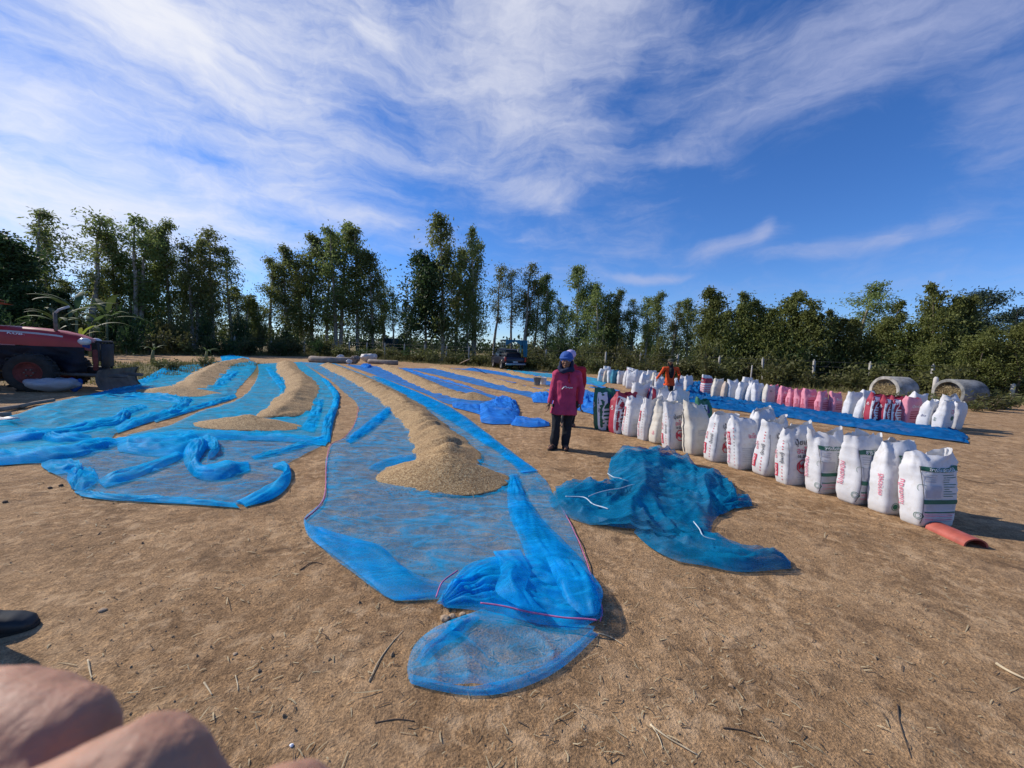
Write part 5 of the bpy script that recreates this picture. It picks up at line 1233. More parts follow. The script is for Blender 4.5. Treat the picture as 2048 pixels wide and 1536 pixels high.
# ------------------------------------------------------------------ pickup seen from the rear
M_PAINT = simple('dark_paint', (0.012,0.014,0.030), 0.28, 0.2, 3, spec=0.5); M_GLASS = simple('dark_glass', (0.02,0.03,0.04), 0.06, 0.1, 3, spec=0.6); M_CHR = simple('dull_chrome', (0.30,0.30,0.32), 0.35, 0.2, 5, metallic=0.7)
M_LAMP = simple('tail_lamp', (0.40,0.04,0.02), 0.3, 0.1, 5); M_CAGE = simple('cage_steel', (0.05,0.09,0.11), 0.6, 0.3, 5); M_TTARP = simple('teal_tarp', (0.015,0.12,0.19), 0.6, 0.3, 2, 0.5, 5, 0.03); M_DRIM = simple('wheel_rim_grey', (0.22,0.20,0.19), 0.6, 0.3, 5)
def pickup():
    p = G(1030, 741); o = empty('pickup_truck', (p.x, p.y, 0), R_(106), 'dark pickup truck seen from behind, with a teal tarp on its tall cage', 'pickup truck')
    # local x forward, y left, origin under the rear bumper
    L = 4.9; w = .86
    for x in (1.15, 4.05):
        for y in (-w+.06, w-.06):
            t = MB(); t.lathe([(.20,-.10),(.30,-.12),(.35,-.09),(.36,0),(.35,.09),(.30,.12),(.20,.10)], 24, 'Y', (x, y, .36)); wl = t.build('wheel', M_RUB, o)
            MB().lathe([(.205,-.09),(.15,-.05),(.05,-.07),(.001,-.07)], 20, 'Y', (x, y, .36)).lathe([(.205,.09),(.15,.05),(.05,.07),(.001,.07)], 20, 'Y', (x, y, .36)).build('rim', M_DRIM, wl)
    b = MB(); b.box((2.5, 0, .50), (4.6, 1.5, .22), None, .05); b.build('chassis', M_BLK, o)
    for y in (-w, w):
        s = MB(); s.box((.98, y-.0, .80), (1.9, .07, .52), None, .03); s.build('bed_side', M_PAINT, o)
        a = MB(); a.tube([(1.15+.44*math.cos(k), y*1.03, .40+.44*math.sin(k)) for k in [i*math.pi/10 for i in range(11)]], .045, 6); a.build('wheel_arch', M_PAINT, o)
    MB().box((.06, 0, .80), (.08, 1.66, .50), None, .03).build('tailgate', M_PAINT, o); MB().box((.98, 0, .60), (1.8, 1.62, .05)).build('bed_floor', M_BLK, o)
    MB().box((-.10, 0, .50), (.16, 1.66, .18), None, .05).build('rear_bumper', M_CHR, o)
    for y in (-w+.04, w-.04): MB().box((.0, y, .86), (.08, .13, .34), None, .02).build('tail_lamp', M_LAMP, o)
    MB().box((-.02, 0, .66), (.03, .40, .13), None, .005).build('number_plate', M_GREYP, o)
    # cab
    c = MB(); prof = [(2.0,.48),(2.0,1.05),(2.12,1.62),(2.35,1.72),(3.15,1.72),(3.75,1.10),(4.75,.98),(4.9,.80),(4.92,.48)]
    V = []
    for k, yy in enumerate((-w,-w*.97,w*.97,w)):
        for (x, z) in prof: V.append(Vector((x, yy*(1 if z < 1.1 else .86), z)))
    n = len(prof); Fc = [tuple(range(n)), tuple(reversed(range(3*n, 4*n)))]
    for r in range(3):
        for i in range(n): Fc.append((r*n+i, r*n+(i+1)%n, (r+1)*n+(i+1)%n, (r+1)*n+i))
    c.add(V, Fc); cab = c.build('cab', M_PAINT, o, False)
    MB().grid(lambda u, v: Vector((2.0+.11*v-.006, -.62+1.24*u, 1.12+.46*v)), 2, 2).build('rear_window', M_GLASS, cab, False)
    MB().grid(lambda u, v: Vector((3.73-.54*v+.012, -.66+1.32*u, 1.14+.52*v)), 2, 2).build('windscreen', M_GLASS, cab, False)
    for y in (-1, 1):
        MB().grid(lambda u, v: Vector((2.25+1.3*u-.35*u*v, y*(w*(.995-.12*v)+.004), 1.10+.50*v)), 2, 2).build('side_window', M_GLASS, cab, False)
        MB().box((3.55, y*(w+.12), 1.16), (.10,.20,.16), None, .03).build('side_mirror', M_CHR, cab)
        MB().box((4.88, y*.66, .80), (.08,.28,.16), None, .03).build('headlamp', M_CLEAR, cab)
    # cage over the bed
    g = MB()
    for y in (-w+.02, w-.02):
        for x in (.08, .7, 1.32, 1.92): g.tube([(x, y, 1.02), (x, y, 2.38)], .022, 6)
        for z in (1.25,1.5,1.75,2.0,2.38): g.tube([(.08, y, z), (1.92, y, z)], .018, 6)
    for z in (1.5,2.0,2.38): g.tube([(1.92,-w,z),(1.92,w,z)], .018, 6)
    g.tube([(.08,-w,2.38),(.08,w,2.38)], .022, 6); g.build('cage', M_CAGE, o)
    tp = MB()
    tp.grid(lambda u, v: Vector((.0+2.0*v, -w-.06+(2*w+.12)*u, 2.42+.06*nz(u*4, v*4)-.10*math.sin(math.pi*u*2)**2)), 20, 14); tp.build('tarp_roof', M_TTARP, o)
    sd = MB(); sd.grid(lambda u, v: Vector((.0+1.9*u, -w-.07-.03*math.sin(u*17)-.03*nz(u*5, v*3), 2.42-1.25*v*(.75+.25*math.sin(u*7)))), 30, 12); sd.build('tarp_side', M_TTARP, o)
    fl = MB(); fl.grid(lambda u, v: Vector((-.05-.04*math.sin(u*9), -w-.08+.42*u*(1-.3*v), 2.42-1.3*v)), 10, 12); fl.build('tarp_flap', M_TTARP, o)
    fb = MB(); fb.grid(lambda u, v: Vector((.02, -w+2*w*u, 2.42-(.28+.14*math.sin(u*8))*v)), 20, 4); fb.build('tarp_valance', M_TTARP, o)
    MB().box((1.0, .1, 1.05), (1.5, 1.3, .75), None, .12).build('load', M_NAVY, o)
pickup()
# teal covered trailer standing behind the fence, among the trunks
def trailer():
    p = AT(786, 700, 57); o = empty('covered_trailer', (p.x, p.y, 0), R_(15), 'teal covered trailer among the tree trunks behind the fence', 'trailer')
    MB().box((0,0,1.9), (2.4,1.7,1.5), None, .1).build('cover', simple('teal_cover', (0.012,0.055,0.08), .8, .3, 2), o); MB().box((0,0,.95), (2.6,1.7,.4), None, .03).build('bed', M_GREYP, o)
    for x in (-.8, .8):
        for y in (-.8, .8): MB().lathe([(.001,-.1),(.36,-.1),(.38,0),(.36,.1),(.001,.1)], 18, 'Y', (x, y, .38)).build('wheel', M_RUB, o)
    MB().box((0,0,.70), (2.2,.3,.16)).build('chassis', M_BLK, o)
trailer()
# ------------------------------------------------------------------ buckets
def bucket(px, py, r, h, label, mat):
    p = G(px, py); o = empty('bucket', (p.x, p.y, 0.30 if py < 765 else 0.02), 0, label, 'bucket')
    o.location.z = 0.03
    m_ = MB(); m_.lathe([(.001,.01),(r*.8,.0),(r*.82,.02),(r,h),(r*1.06,h),(r*1.06,h*.95),(r*.97,h*.95),(r*.78,.04),(.001,.04)], 24); m_.build('pail', mat, o)
    MB().tube([(r*1.02*math.cos(a), .02, h*.92+r*.9*math.sin(a)) for a in [i*math.pi/12 for i in range(13)]], .006, 5, False).build('handle', M_WIRE, o)
bucket(1074, 771, .17, .34, 'dark grey bucket standing on the net behind the woman in pink', simple('bucket_grey', (0.16,0.18,0.18), .5, .15, 4))
bucket(1086, 770, .16, .32, 'white bucket beside the dark grey one', simple('bucket_white', (0.66,0.68,0.70), .4, .1, 4))
# ------------------------------------------------------------------ concrete rings with straw
M_RING = simple('ring_concrete', (0.31,0.295,0.27), .95, .55, 3.4, .8, 12, .02); M_RINGD = simple('ring_concrete_stained', (0.20,0.20,0.19), .95, .65, 2.6, .8, 12, .02)
M_STRAW = simple('straw', (0.36,0.28,0.15), .9, .4, 14, .6, 40, .01)
def ring(px, py, R_o, L, rz, label, mat, seed):
    p = G(px, py); o = empty('concrete_ring', (p.x, p.y, 0), rz, label, 'concrete ring', 'concrete rings in the grass')
    m_ = MB(); ri = R_o*.80; pts = [(ri,-L/2),(R_o*.985,-L/2),(R_o,-L/2+.02),(R_o,L/2-.02),(R_o*.985,L/2),(ri,L/2),(ri,-L/2)]
    m_.lathe(pts, 56, 'Y', (0,0,R_o-.10))
    for v in m_.V: v.x *= 1+.01*nz(v.x*3+seed, v.z*3); v.z += .012*nz(v.x*4, v.y*4+seed, v.z*4)
    m_.build('ring_wall', mat, o)
    rn = random.Random(seed); st = MB()
    for _ in range(1600):
        a = rn.uniform(0, 6.28); r = ri*math.sqrt(rn.random())*.97; x, z = r*math.cos(a), R_o-.10+r*math.sin(a)
        lim = R_o-.10+ri*(.52+.25*nz(x*2+seed, 1.3)); 
        if z > lim or z < 0.02: continue
        leafquad(st, Vector((x, -L/2+.06+rn.uniform(0,.14), z)), Vector((rn.gauss(0,1), -abs(rn.gauss(0,.4)), rn.gauss(0,.6))), rn.uniform(.10,.26), .014, rn)
    pl = MB(); pl.grid(lambda u, v: Vector((ri*.97*(2*u-1), -L/2+.18+.05*nz(u*9, v*9, seed), .0+(R_o-.10+ri*.46)*v*math.sqrt(max(0.02, 1-.5*(2*u-1)**2)))), 24, 12)
    s = pl.build('straw_filling', M_STRAW, o); tag(st.build('loose_straw', M_STRAW, s, False), kind='stuff')
ring(1784, 806, .62, .95, R_(-84), 'pale concrete ring filled with dry straw, behind the white sacks', M_RING, 3)
ring(1916, 812, .62, 1.10, R_(-88), 'dark stained concrete ring behind the last sacks of the back row', M_RINGD, 9)
for px, y0, hh, lb in [(1866,798,1.15,'pale concrete marker post between the two concrete rings'),(2021,802,.95,'pale concrete marker post beyond the dark stained ring'),(2006,800,.7,'short broken concrete post beyond the dark stained ring'),(1275,752,1.0,'pale leaning stake behind the distant sacks'),(1500,770,1.3,'thin pale stake in the weeds behind the back row')]:
    p = G(px, y0); thin = 'stake' in lb
    mb = MB().tube([(0,0,-.03),(0.02,0,hh*.85),(0.02,0,hh*.93),(.02,0,hh)], [.10,.10,.095,.05] if not thin else [.04,.04,.035,.02], 10)
    tag(mb.build('marker_post', simple('post_pale', (0.50,0.48,0.44), .9, .2, 6), None, True, (p.x, p.y, 0)), lb, 'post')
# ------------------------------------------------------------------ red pipe by the first sack
def pipe():
    a = G(1872, 1058); b = G(1952, 1094); d = (b-a).normalized(); s = Vector((-d.y, d.x, 0)); r = .075; Lp = (b-a).length; mb = MB()
    M_CLAY = simple('red_clay', (0.36,0.085,0.06), .55, .3, 8, .2, 40, .004, spec=.4)
    def f(rr):
        def g(u, v):
            an = math.pi*u; q = a+d*(Lp*v)+s*(rr*1.3*math.cos(an)); return Vector((q.x, q.y, -.004+rr*math.sin(an)**.85))
        return g
    mb.grid(f(r), 24, 8); mb.grid(f(r*.85), 24, 8)
    mb.grid(lambda u, v: f(r*.85)(u, 1).lerp(f(r)(u, 1), v), 24, 1)
    tag(mb.build('pipe', M_CLAY), 'short red clay half pipe lying by the first sack', 'pipe')
pipe()
# ------------------------------------------------------------------ boot at the left edge
def boot():
    M_BOOT = simple('rubber_boot', (0.018,0.022,0.024), .5, .4, 7, .2, 30, .003, spec=.4)
    toe = G(74, 1252); o = empty('rubber_boot', (toe.x, toe.y, 0), R_(24), 'toe of a dark rubber boot standing on the soil', 'boot')
    # local x = toe direction, origin at toe tip
    mb = MB(); secs = [(.0,.02,.03,.03),(-.02,.045,.052,.045),(-.06,.055,.072,.052),(-.12,.055,.088,.058),(-.18,.050,.12,.075),(-.24,.045,.15,.10)]
    def fn(u, v):
        k = v*(len(secs)-1); i = min(int(k), len(secs)-2); f = k-i; x, w, t, c = [secs[i][j]*(1-f)+secs[i+1][j]*f for j in range(4)]
        a = 2*math.pi*u; return Vector((x, w*math.copysign(abs(math.cos(a))**.75, math.cos(a)), max(.0, t*.5+t*.5*math.copysign(abs(math.sin(a))**.8, math.sin(a)))))
    mb.grid(fn, 20, 20); mb.F.append(tuple(range(19,-1,-1)))
    mb.lathe([(.052,.02),(.055,.10),(.058,.2),(.066,.33),(.068,.34),(.060,.34),(.052,.2)], 20, 'Z', (-.235,0,0)); mb.V = [v*1.12 for v in mb.V]; mb.build('upper', M_BOOT, o)
    so_ = MB(); V = []
    for z in (.0,.022):
        for i in range(28):
            a = 2*math.pi*i/28; x = -.145+.152*math.cos(a); w = .052*math.copysign(abs(math.sin(a))**.7, math.sin(a)); V.append(Vector((x, w, z)))
    so_.add(V, [tuple(range(27,-1,-1)), tuple(range(28,56))]+[(i,(i+1)%28,28+(i+1)%28,28+i) for i in range(28)]); so_.V = [v*1.12 for v in so_.V]; so_.build('sole', M_RUB, o)
boot()
# ------------------------------------------------------------------ people
TMPS = bpy.data.scenes.new('workbench_tmp')
def remesh(name, mb, mat, parent, voxel=0.012, smooth=4, noise_amp=0.0, noise_s=8.0, loc=None):
    me = bpy.data.meshes.new('tmp'); me.from_pydata(mb.V, [], mb.F); o = bpy.data.objects.new('tmp', me); TMPS.collection.objects.link(o)
    m = o.modifiers.new('r', 'REMESH'); m.mode = 'VOXEL'; m.voxel_size = voxel
    s = o.modifiers.new('s', 'SMOOTH'); s.iterations = smooth; s.factor = 0.5
    TMPS.view_layers[0].update(); dg = TMPS.view_layers[0].depsgraph
    ev = o.evaluated_get(dg); nm = bpy.data.meshes.new_from_object(ev, depsgraph=dg)
    bpy.data.objects.remove(o); nm.name = name
    if noise_amp:
        CN = [(v.co.copy(), v.normal.copy()) for v in nm.vertices]; out = []
        for c, n in CN: out += (c + n*(noise_amp*(nz(c.x*noise_s, c.y*noise_s, c.z*noise_s*0.55)+.5*nz(c.x*noise_s*2.3, c.y*noise_s*2.3, c.z*noise_s*1.6))))[:]
        nm.vertices.foreach_set('co', out); nm.update()
    nm.materials.clear(); nm.materials.append(mat); nm.polygons.foreach_set('use_smooth', [True]*len(nm.polygons))
    q = bpy.data.objects.new(name, nm); link(q, parent); return q
def caps(mb, P, Rr, n=14, flat=1.0):
    """rounded tapered limb through points"""
    P = [Vector(p) for p in P]; d0 = (P[0]-P[1]).normalized(); d1 = (P[-1]-P[-2]).normalized(); Q = []; RR = []
    for k in (0.95,.75,.45): Q.append(P[0]+d0*Rr[0]*k); RR.append(Rr[0]*math.sqrt(1-k*k))
    for i, (p, r) in enumerate(zip(P, Rr)):
        Q.append(p); RR.append(r)
    for k in (.45,.75,.95): Q.append(P[-1]+d1*Rr[-1]*k); RR.append(Rr[-1]*math.sqrt(1-k*k))
    mb.tube(Q, RR, n, True, flat)
def ell2(mb, c, r, rz=0, rx=0): mb.ell(c, r, 16, 12, Euler((rx, 0, rz)))
SKIN = None
def skin_material(name, c, sss=0.15):
    b = NB(name); n = b.noise(14, 5, 0.6).outputs['Fac']; n2 = b.noise(90, 4, 0.65).outputs['Fac']
    col = b.ramp(n, [(0.3, tuple(v*.82 for v in c)), (0.55, c), (0.8, (min(1,c[0]*1.18), c[1]*1.22, c[2]*1.3))])
    v = b.n('ShaderNodeTexVoronoi', {'Vector':b.co('Object'),'Scale':420.0}, feature='DISTANCE_TO_EDGE').outputs['Distance']
    h = b.math('ADD', b.math('MULTIPLY', n2, .6), b.math('MULTIPLY', v, .5))
    mp = b.n('ShaderNodeMapping', {'Vector':b.co('Object'),'Scale':(1,.35,1),'Rotation':(.4,.3,.6)}).outputs[0]
    cr_ = b.noise(330, 5, .7, .8, mp).outputs['Fac']; h = b.math('ADD', h, b.math('MULTIPLY', cr_, .9))
    blot = b.noise(55, 4, .6).outputs['Fac']; col = b.mix(.5, col, b.ramp(blot, [(.35,(.34,.33,.33)),(.65,(.62,.60,.58))]), 'OVERLAY')
    p = b.pbsdf(col, .6, b.bump(h, .55, .0011), Subsurface_Weight=sss, Subsurface_Scale=.004, Specular_IOR_Level=.35)
    return b.out(p)
SK1 = skin_material('skin_brown', (0.22,0.105,0.06))
def cloth(name, c, **k): return simple(name, c, .85, .22, 7, .35, 60, .004, **k)
C_PINK = cloth('shirt_pink', (0.43,0.042,0.105)); C_TROU = cloth('trousers_black', (0.016,0.018,0.022)); C_HAT = cloth('hat_blue', (0.035,0.10,0.34)); C_SCARF = cloth('scarf_navy', (0.012,0.018,0.05)); C_REDS = cloth('shirt_red', (0.36,0.02,0.035)); C_LIL = cloth('hat_lilac', (0.42,0.38,0.62)); C_ORA = cloth('shirt_orange', (0.62,0.075,0.015)); C_BLKV = cloth('scarf_black', (0.010,0.010,0.012)); C_OLIVE = cloth('cap_olive', (0.08,0.08,0.055)); C_SAND = simple('sandal', (0.02,0.02,0.02), .6, .3, 9)
C_LOGO = I_WH
def hand(mb, wrist, dirv, side, s=1.0, curl=.5, palm=None):
    """palm and five bent fingers; dirv: where the fingers point; side: thumb direction"""
    d = Vector(dirv).normalized(); t = Vector(side); t = (t-d*t.dot(d)).normalized(); nrm = d.cross(t).normalized()
    w = Vector(wrist); k = w+d*.085*s
    for j in range(4):
        o = t*(.030-.020*j)*s
        caps(mb, [w+o*.55, k+o], [.013*s,.0115*s], 8)
    for j, L in enumerate((.070,.078,.072,.056)):
        o = t*(.030-.020*j)*s; a = k+o; c1 = curl*(.7+.1*j)
        b = a+(d*math.cos(c1)+nrm*math.sin(c1))*L*.45*s; c = b+(d*math.cos(c1*2)+nrm*math.sin(c1*2))*L*.32*s; e = c+(d*math.cos(c1*2.7)+nrm*math.sin(c1*2.7))*L*.23*s
        caps(mb, [a, b, c, e], [.0098*s,.0092*s,.0085*s,.0075*s], 8)
    a = w+d*.022*s+t*.030*s; b = a+(d*.55+t*.55+nrm*.35).normalized()*.04*s; c = b+(d*.85+t*.15+nrm*.4).normalized()*.030*s
    caps(mb, [a-t*.012*s, b, c], [.014*s,.0115*s,.009*s], 8)
def head_mesh(mb, c, f, s=1.0):
    """head with face; c centre, f facing (xy)"""
    f = Vector((f[0], f[1], f[2] if len(f) > 2 else 0)).normalized(); r = Vector((-f.y, f.x, 0)).normalized(); c = Vector(c); u = f.cross(r)*-1 if f.cross(r).z < 0 else f.cross(r)
    rz = math.atan2(f.y, f.x)
    mb.ell(c+u*.020*s, (.098*s,.078*s,.105*s), 18, 14, Euler((0,0,rz))); mb.ell(c+f*.022*s-u*.050*s, (.068*s,.058*s,.066*s), 16, 12, Euler((0,0,rz)))
    mb.ell(c+f*.070*s-u*.088*s, (.026*s,.030*s,.024*s), 12, 8, Euler((0,0,rz)))                    # chin
    caps(mb, [c+f*.088*s+u*.008*s, c+f*.106*s-u*.026*s], [.011*s,.0155*s], 10)                      # nose
    for sd in (-1, 1):
        mb.ell(c+f*.060*s+r*sd*.042*s-u*.028*s, (.022*s,.026*s,.022*s), 10, 8)                       # cheek
        mb.ell(c+r*sd*.080*s-u*.01*s-f*.005*s, (.020*s,.012*s,.034*s), 10, 8, Euler((0,0,rz)))       # ear
        caps(mb, [c+f*.086*s+r*sd*.016*s+u*.020*s, c+f*.080*s+r*sd*.046*s+u*.022*s], [.011*s,.009*s], 8)  # brow
    caps(mb, [c+f*.088*s+r*.022*s-u*.056*s, c+f*.094*s-u*.054*s, c+f*.088*s-r*.022*s-u*.056*s], [.007*s,.009*s,.007*s], 8)  # lips
    return f, r, u
M_EYE = simple('eye_dark', (0.02,0.015,0.012), .2, .1, 5, spec=.5); M_EYEW = simple('eye_white', (0.55,0.52,0.48), .3, .05, 5); M_LIP = simple('lips', (0.20,0.07,0.05), .5, .1, 5)
def person(label, J, s, face, shirt, trousers, skin, feet, hatfn=None, shirt_len=.0, hand_dirs=None, sandals=True, group=None):
    """J: joints dict of world Vectors"""
    base = (J['fl']+J['fr'])/2; o = empty('person', (base.x, base.y, 0), 0, label, 'person', group); inv = Vector((base.x, base.y, 0))
    j = {k: v-inv for k, v in J.items()}
    b = MB(); hip = (j['hl']+j['hr'])/2; sh = (j['sl']+j['sr'])/2; rz = math.atan2((j['sr']-j['sl']).y, (j['sr']-j['sl']).x)
    W_ = (j['sr']-j['sl']).length/2
    def torso(mb, e, dz=0.0, low=0.0):
        ax = (j['sr']-j['sl']).normalized(); ay = Vector((-ax.y, ax.x, 0)).normalized(); ax = Vector((ax.x, ax.y, 0)).normalized()
        prof = [(0,.150,.105),(.15,.150,.108),(.35,.142,.104),(.55,.148,.104),(.75,.158,.104),(.88,.150,.092),(.97,.115,.075),(1.04,.065,.06)]
        Ls = (sh-hip).length
        if low: prof = [(-(low+.05)/Ls,.192,.148),(-low/Ls*.5,.180,.138),(0,.168,.126)]+[(.15,.158,.118)]+prof[2:]
        rings = []; n_ = 24
        for t, rw, rd in prof:
            c = hip+(sh-hip)*t
            rings.append([c+ax*((rw+e)*s*math.copysign(abs(math.cos(q))**.85, math.cos(q)))+ay*((rd+e)*s*math.copysign(abs(math.sin(q))**.85, math.sin(q))) for q in [2*math.pi*i/n_ for i in range(n_)]])
        V = [p for r_ in rings for p in r_]; Fc = [(k*n_+i, k*n_+(i+1)%n_, (k+1)*n_+(i+1)%n_, (k+1)*n_+i) for k in range(len(rings)-1) for i in range(n_)]
        Fc += [tuple(range(n_-1,-1,-1)), tuple((len(rings)-1)*n_+i for i in range(n_))]; mb.add(V, Fc)
        caps(mb, [j['sl'], sh+Vector((0,0,.015*s)), j['sr']], [(.052+e)*s,(.06+e)*s,(.052+e)*s], 12)
    torso(b, 0)
    caps(b, [sh+Vector((0,0,.01)), j['head']-Vector((0,0,.06*s))], [.058*s,.050*s], 12)
    f, r, u = head_mesh(b, j['head'], face, s)
    for sd in 'lr':
        caps(b, [j['s'+sd], j['e'+sd], j['w'+sd]], [.052*s,.042*s,.029*s], 12)
        hd = hand_dirs[sd] if hand_dirs else (j['w'+sd]-j['e'+sd]); side = f
        hand(b, j['w'+sd], hd, side, s*1.0, .45 if sd == 'l' else -.45)
        caps(b, [j['h'+sd], j['k'+sd], j['a'+sd]], [.082*s,.056*s,.040*s], 12)
        fd = Vector((feet[sd][0], feet[sd][1], 0)).normalized(); a = j['a'+sd]; z0 = .030
        caps(b, [Vector((a.x, a.y, z0+.02))-fd*.05*s, Vector((a.x, a.y, z0+.018))+fd*.09*s, Vector((a.x, a.y, z0+.004))+fd*.165*s], [.036*s,.036*s,.026*s], 10); caps(b, [a, Vector((a.x, a.y, z0+.03))], [.040*s,.040*s], 10)
    body = remesh('body', b, skin, o, .0075*s, 3)
    for sd in (-1, 1):
        e = MB(); e.ell(j['head']+f*.078*s+r*sd*.031*s+u*.006*s, (.011*s,.013*s,.010*s), 10, 8); ey = e.build('eye', M_EYEW, body)
        p = MB(); p.ell(j['head']+f*.0865*s+r*sd*.031*s+u*.006*s, (.0055*s,.006*s,.006*s), 8, 6); p.build('pupil', M_EYE, ey)
    lp = MB(); caps(lp, [j['head']+f*.090*s+r*.018*s-u*.055*s, j['head']+f*.0985*s-u*.054*s, j['head']+f*.090*s-r*.018*s-u*.055*s], [.004*s,.0055*s,.004*s], 8); lp.build('lips', M_LIP, body)
    # shirt
    c = MB(); torso(c, .020, 0, shirt_len)
    for sd in 'lr': caps(c, [j['s'+sd], j['e'+sd], j['e'+sd].lerp(j['w'+sd], .93)], [.064*s,.054*s,.045*s], 12)
    caps(c, [sh+Vector((0,0,.02)), sh+Vector((0,0,.07*s))], [.08*s,.066*s], 12)
    shirt_o = remesh('shirt', c, shirt, o, .009*s, 3, .014*s, 8)
    # trousers
    t = MB(); t.ell(hip-Vector((0,0,.03*s)), (.165*s,.125*s,.11*s), 18, 10, Euler((0,0,rz)))
    for sd in 'lr':
        a = j['a'+sd]; caps(t, [j['h'+sd], j['k'+sd], a+Vector((0,0,.02))], [.092*s,.074*s,.062*s], 12)
    tro = remesh('trousers', t, trousers, o, .010*s, 2, .020*s, 6.5)
    if sandals:
        for sd in 'lr':
            fd = Vector((feet[sd][0], feet[sd][1], 0)).normalized(); sv = Vector((-fd.y, fd.x, 0)); a = j['a'+sd]; q = MB(); V = []
            for z in (.004,.026):
                for i in range(20):
                    an = 2*math.pi*i/20; p_ = Vector((a.x, a.y, 0))+fd*(.055+.135*math.cos(an))*s+sv*(.048*math.copysign(abs(math.sin(an))**.8, math.sin(an)))*s; V.append(Vector((p_.x, p_.y, z)))
            q.add(V, [tuple(range(19,-1,-1)), tuple(range(20,40))]+[(i,(i+1)%20,20+(i+1)%20,20+i) for i in range(20)])
            for off in (.05,.10): q.tube([Vector((a.x, a.y, 0))+fd*off*s+sv*(.046*s*math.cos(k))+Vector((0,0,.018+.060*s*math.sin(k))) for k in [i*math.pi/8 for i in range(9)]], .011*s, 6)
            q.build('sandal', C_SAND, o)
    if hatfn: hatfn(o, j, f, r, u, s, shirt_o)
    return o
# --- woman in pink
YW = G(1118, 897).y
def W_(px, py, dy=0.0): return AT(px, py, YW+dy)
Jw = dict(head=W_(1133,722,-.02), sl=W_(1114,749), sr=W_(1155,750,.02), el=W_(1106,779,.02), er=W_(1163,780,.05), wl=W_(1099,805,-.06), wr=W_(1161,806,-.02), hl=W_(1115,812), hr=W_(1141,812,.02), kl=W_(1112,852,-.04), kr=W_(1133,852,.05), al=W_(1109,889,-.02), ar=W_(1131,889,.02), fl=G(1103,902), fr=G(1131,902))
def pinkhat(o, j, f, r, u, s, shirt_o):
    h = j['head']; m = MB(); m.ell(h+u*.055*s-f*.01, (.118*s,.102*s,.100*s), 18, 12, Euler((0,0,math.atan2(f.y, f.x)))); 
    caps(m, [h+u*.03*s-f*.05, h-f*.075*s-u*.06*s], [.07*s,.06*s], 12)
    remesh('hat', m, C_HAT, o, .010, 3, .006, 14)
    br = MB(); br.tube([h+u*.045*s+f*(.108*math.cos(a))*s+r*(.095*math.sin(a))*s for a in [i*math.pi/14-math.pi/2 for i in range(15)]], [.016]*15, 8); br.build('hat_band', C_HAT, o)
    sc = MB(); n = h-u*.12*s
    sc.tube([n+f*(.098*math.cos(a))+r*(.098*math.sin(a))+Vector((0,0,.015*math.sin(a*3)-.02*max(0, math.cos(a)))) for a in [i*2*math.pi/20 for i in range(21)]], .038, 10, False)
    caps(sc, [h-f*.07-u*.02, h-f*.08-u*.14], [.075,.07], 12); caps(sc, [h+r*.085-u*.02, h+r*.07-u*.13], [.03,.05], 10); caps(sc, [h-r*.085-u*.02, h-r*.07-u*.13], [.03,.05], 10)
    remesh('scarf', sc, C_SCARF, o, .010, 3, .008, 16)
    # chest emblem and red scarf end, following the shirt front
    me = shirt_o.data; sh = (j['sl']+j['sr'])/2; hip = (j['hl']+j['hr'])/2
    c = hip.lerp(sh, .62); ax = (j['sr']-j['sl']).normalized(); rz_ = math.atan2(ax.y, ax.x); fwd = Vector((ax.y, -ax.x, 0))
    from mathutils.bvhtree import BVHTree
    bv = BVHTree.FromPolygons([v.co.copy() for v in me.vertices], [tuple(p.vertices) for p in me.polygons])
    def hit(x, z):
        p = c+ax*x+Vector((0,0,z))+fwd*.5; q = bv.ray_cast(p, -fwd); return (q[0]+fwd*.004) if q[0] is not None else c+fwd*.15+ax*x+Vector((0,0,z))
    lg = MB(); pts = [(-.085,-.03),(-.06,.0),(-.035,.018),(-.02,.012)]
    lg.tube([hit(*p) for p in pts], .007, 6); lg.build('printed_mark', C_LOGO, shirt_o)
    for k, (x0, x1) in enumerate(((-.03,-.008),(-.002,.022),(.03,.05),(.056,.08))):
        l2 = MB(); l2.tube([hit(x0, -.012+.01*math.sin(k*2)), hit((x0+x1)/2, .004), hit(x1, -.010)], .006, 6); l2.build('printed_mark', C_LOGO, shirt_o)
    rd = MB(); rd.tube([hit(.02+.0*k, .20-.05*k) if k < 3 else hit(.035, .06) for k in range(4)], [.022,.028,.03,.012], 8, True, .5); rd.build('red_scarf_end', C_REDS, o)
person('person in a pink long-sleeved shirt and blue knitted hat walking towards the sacks', Jw, 1.0, (-.25,-1,-.05), C_PINK, C_TROU, SK1, {'l':(-.55,-.8),'r':(-.1,-1)}, pinkhat, .07, {'l':Vector((-.08,-.1,-1)),'r':Vector((.05,-.1,-1))})
# --- person in red almost hidden behind her
YR = G(1140, 853).y
def X_(px, py, dy=0.0): return AT(px, py, YR+dy)
Jr = dict(head=X_(1141,713), sl=X_(1131,738), sr=X_(1166,740), el=X_(1127,762,.03), er=X_(1168,765,.05), wl=X_(1127,785,-.04), wr=X_(1164,786,.0), hl=X_(1134,789), hr=X_(1153,790), kl=X_(1131,819), kr=X_(1148,820,.05), al=X_(1127,848), ar=X_(1143,846,.05), fl=G(1127,855), fr=G(1143,853))
def redhat(o, j, f, r, u, s, shirt_o):
    h = j['head']; m = MB(); m.ell(h+u*.05*s, (.118*s,.105*s,.10*s), 18, 12); caps(m, [h-f*.06, h-f*.07-u*.10], [.08,.07], 12); remesh('hat', m, C_LIL, o, .011, 3, .006, 14)
person('person in red standing half hidden behind the one in pink', Jr, .95, (-.1,-1,0), C_REDS, C_TROU, SK1, {'l':(-.3,-1),'r':(.2,-1)}, redhat, .06, {'l':Vector((0,-.1,-1)),'r':Vector((0,-.1,-1))})
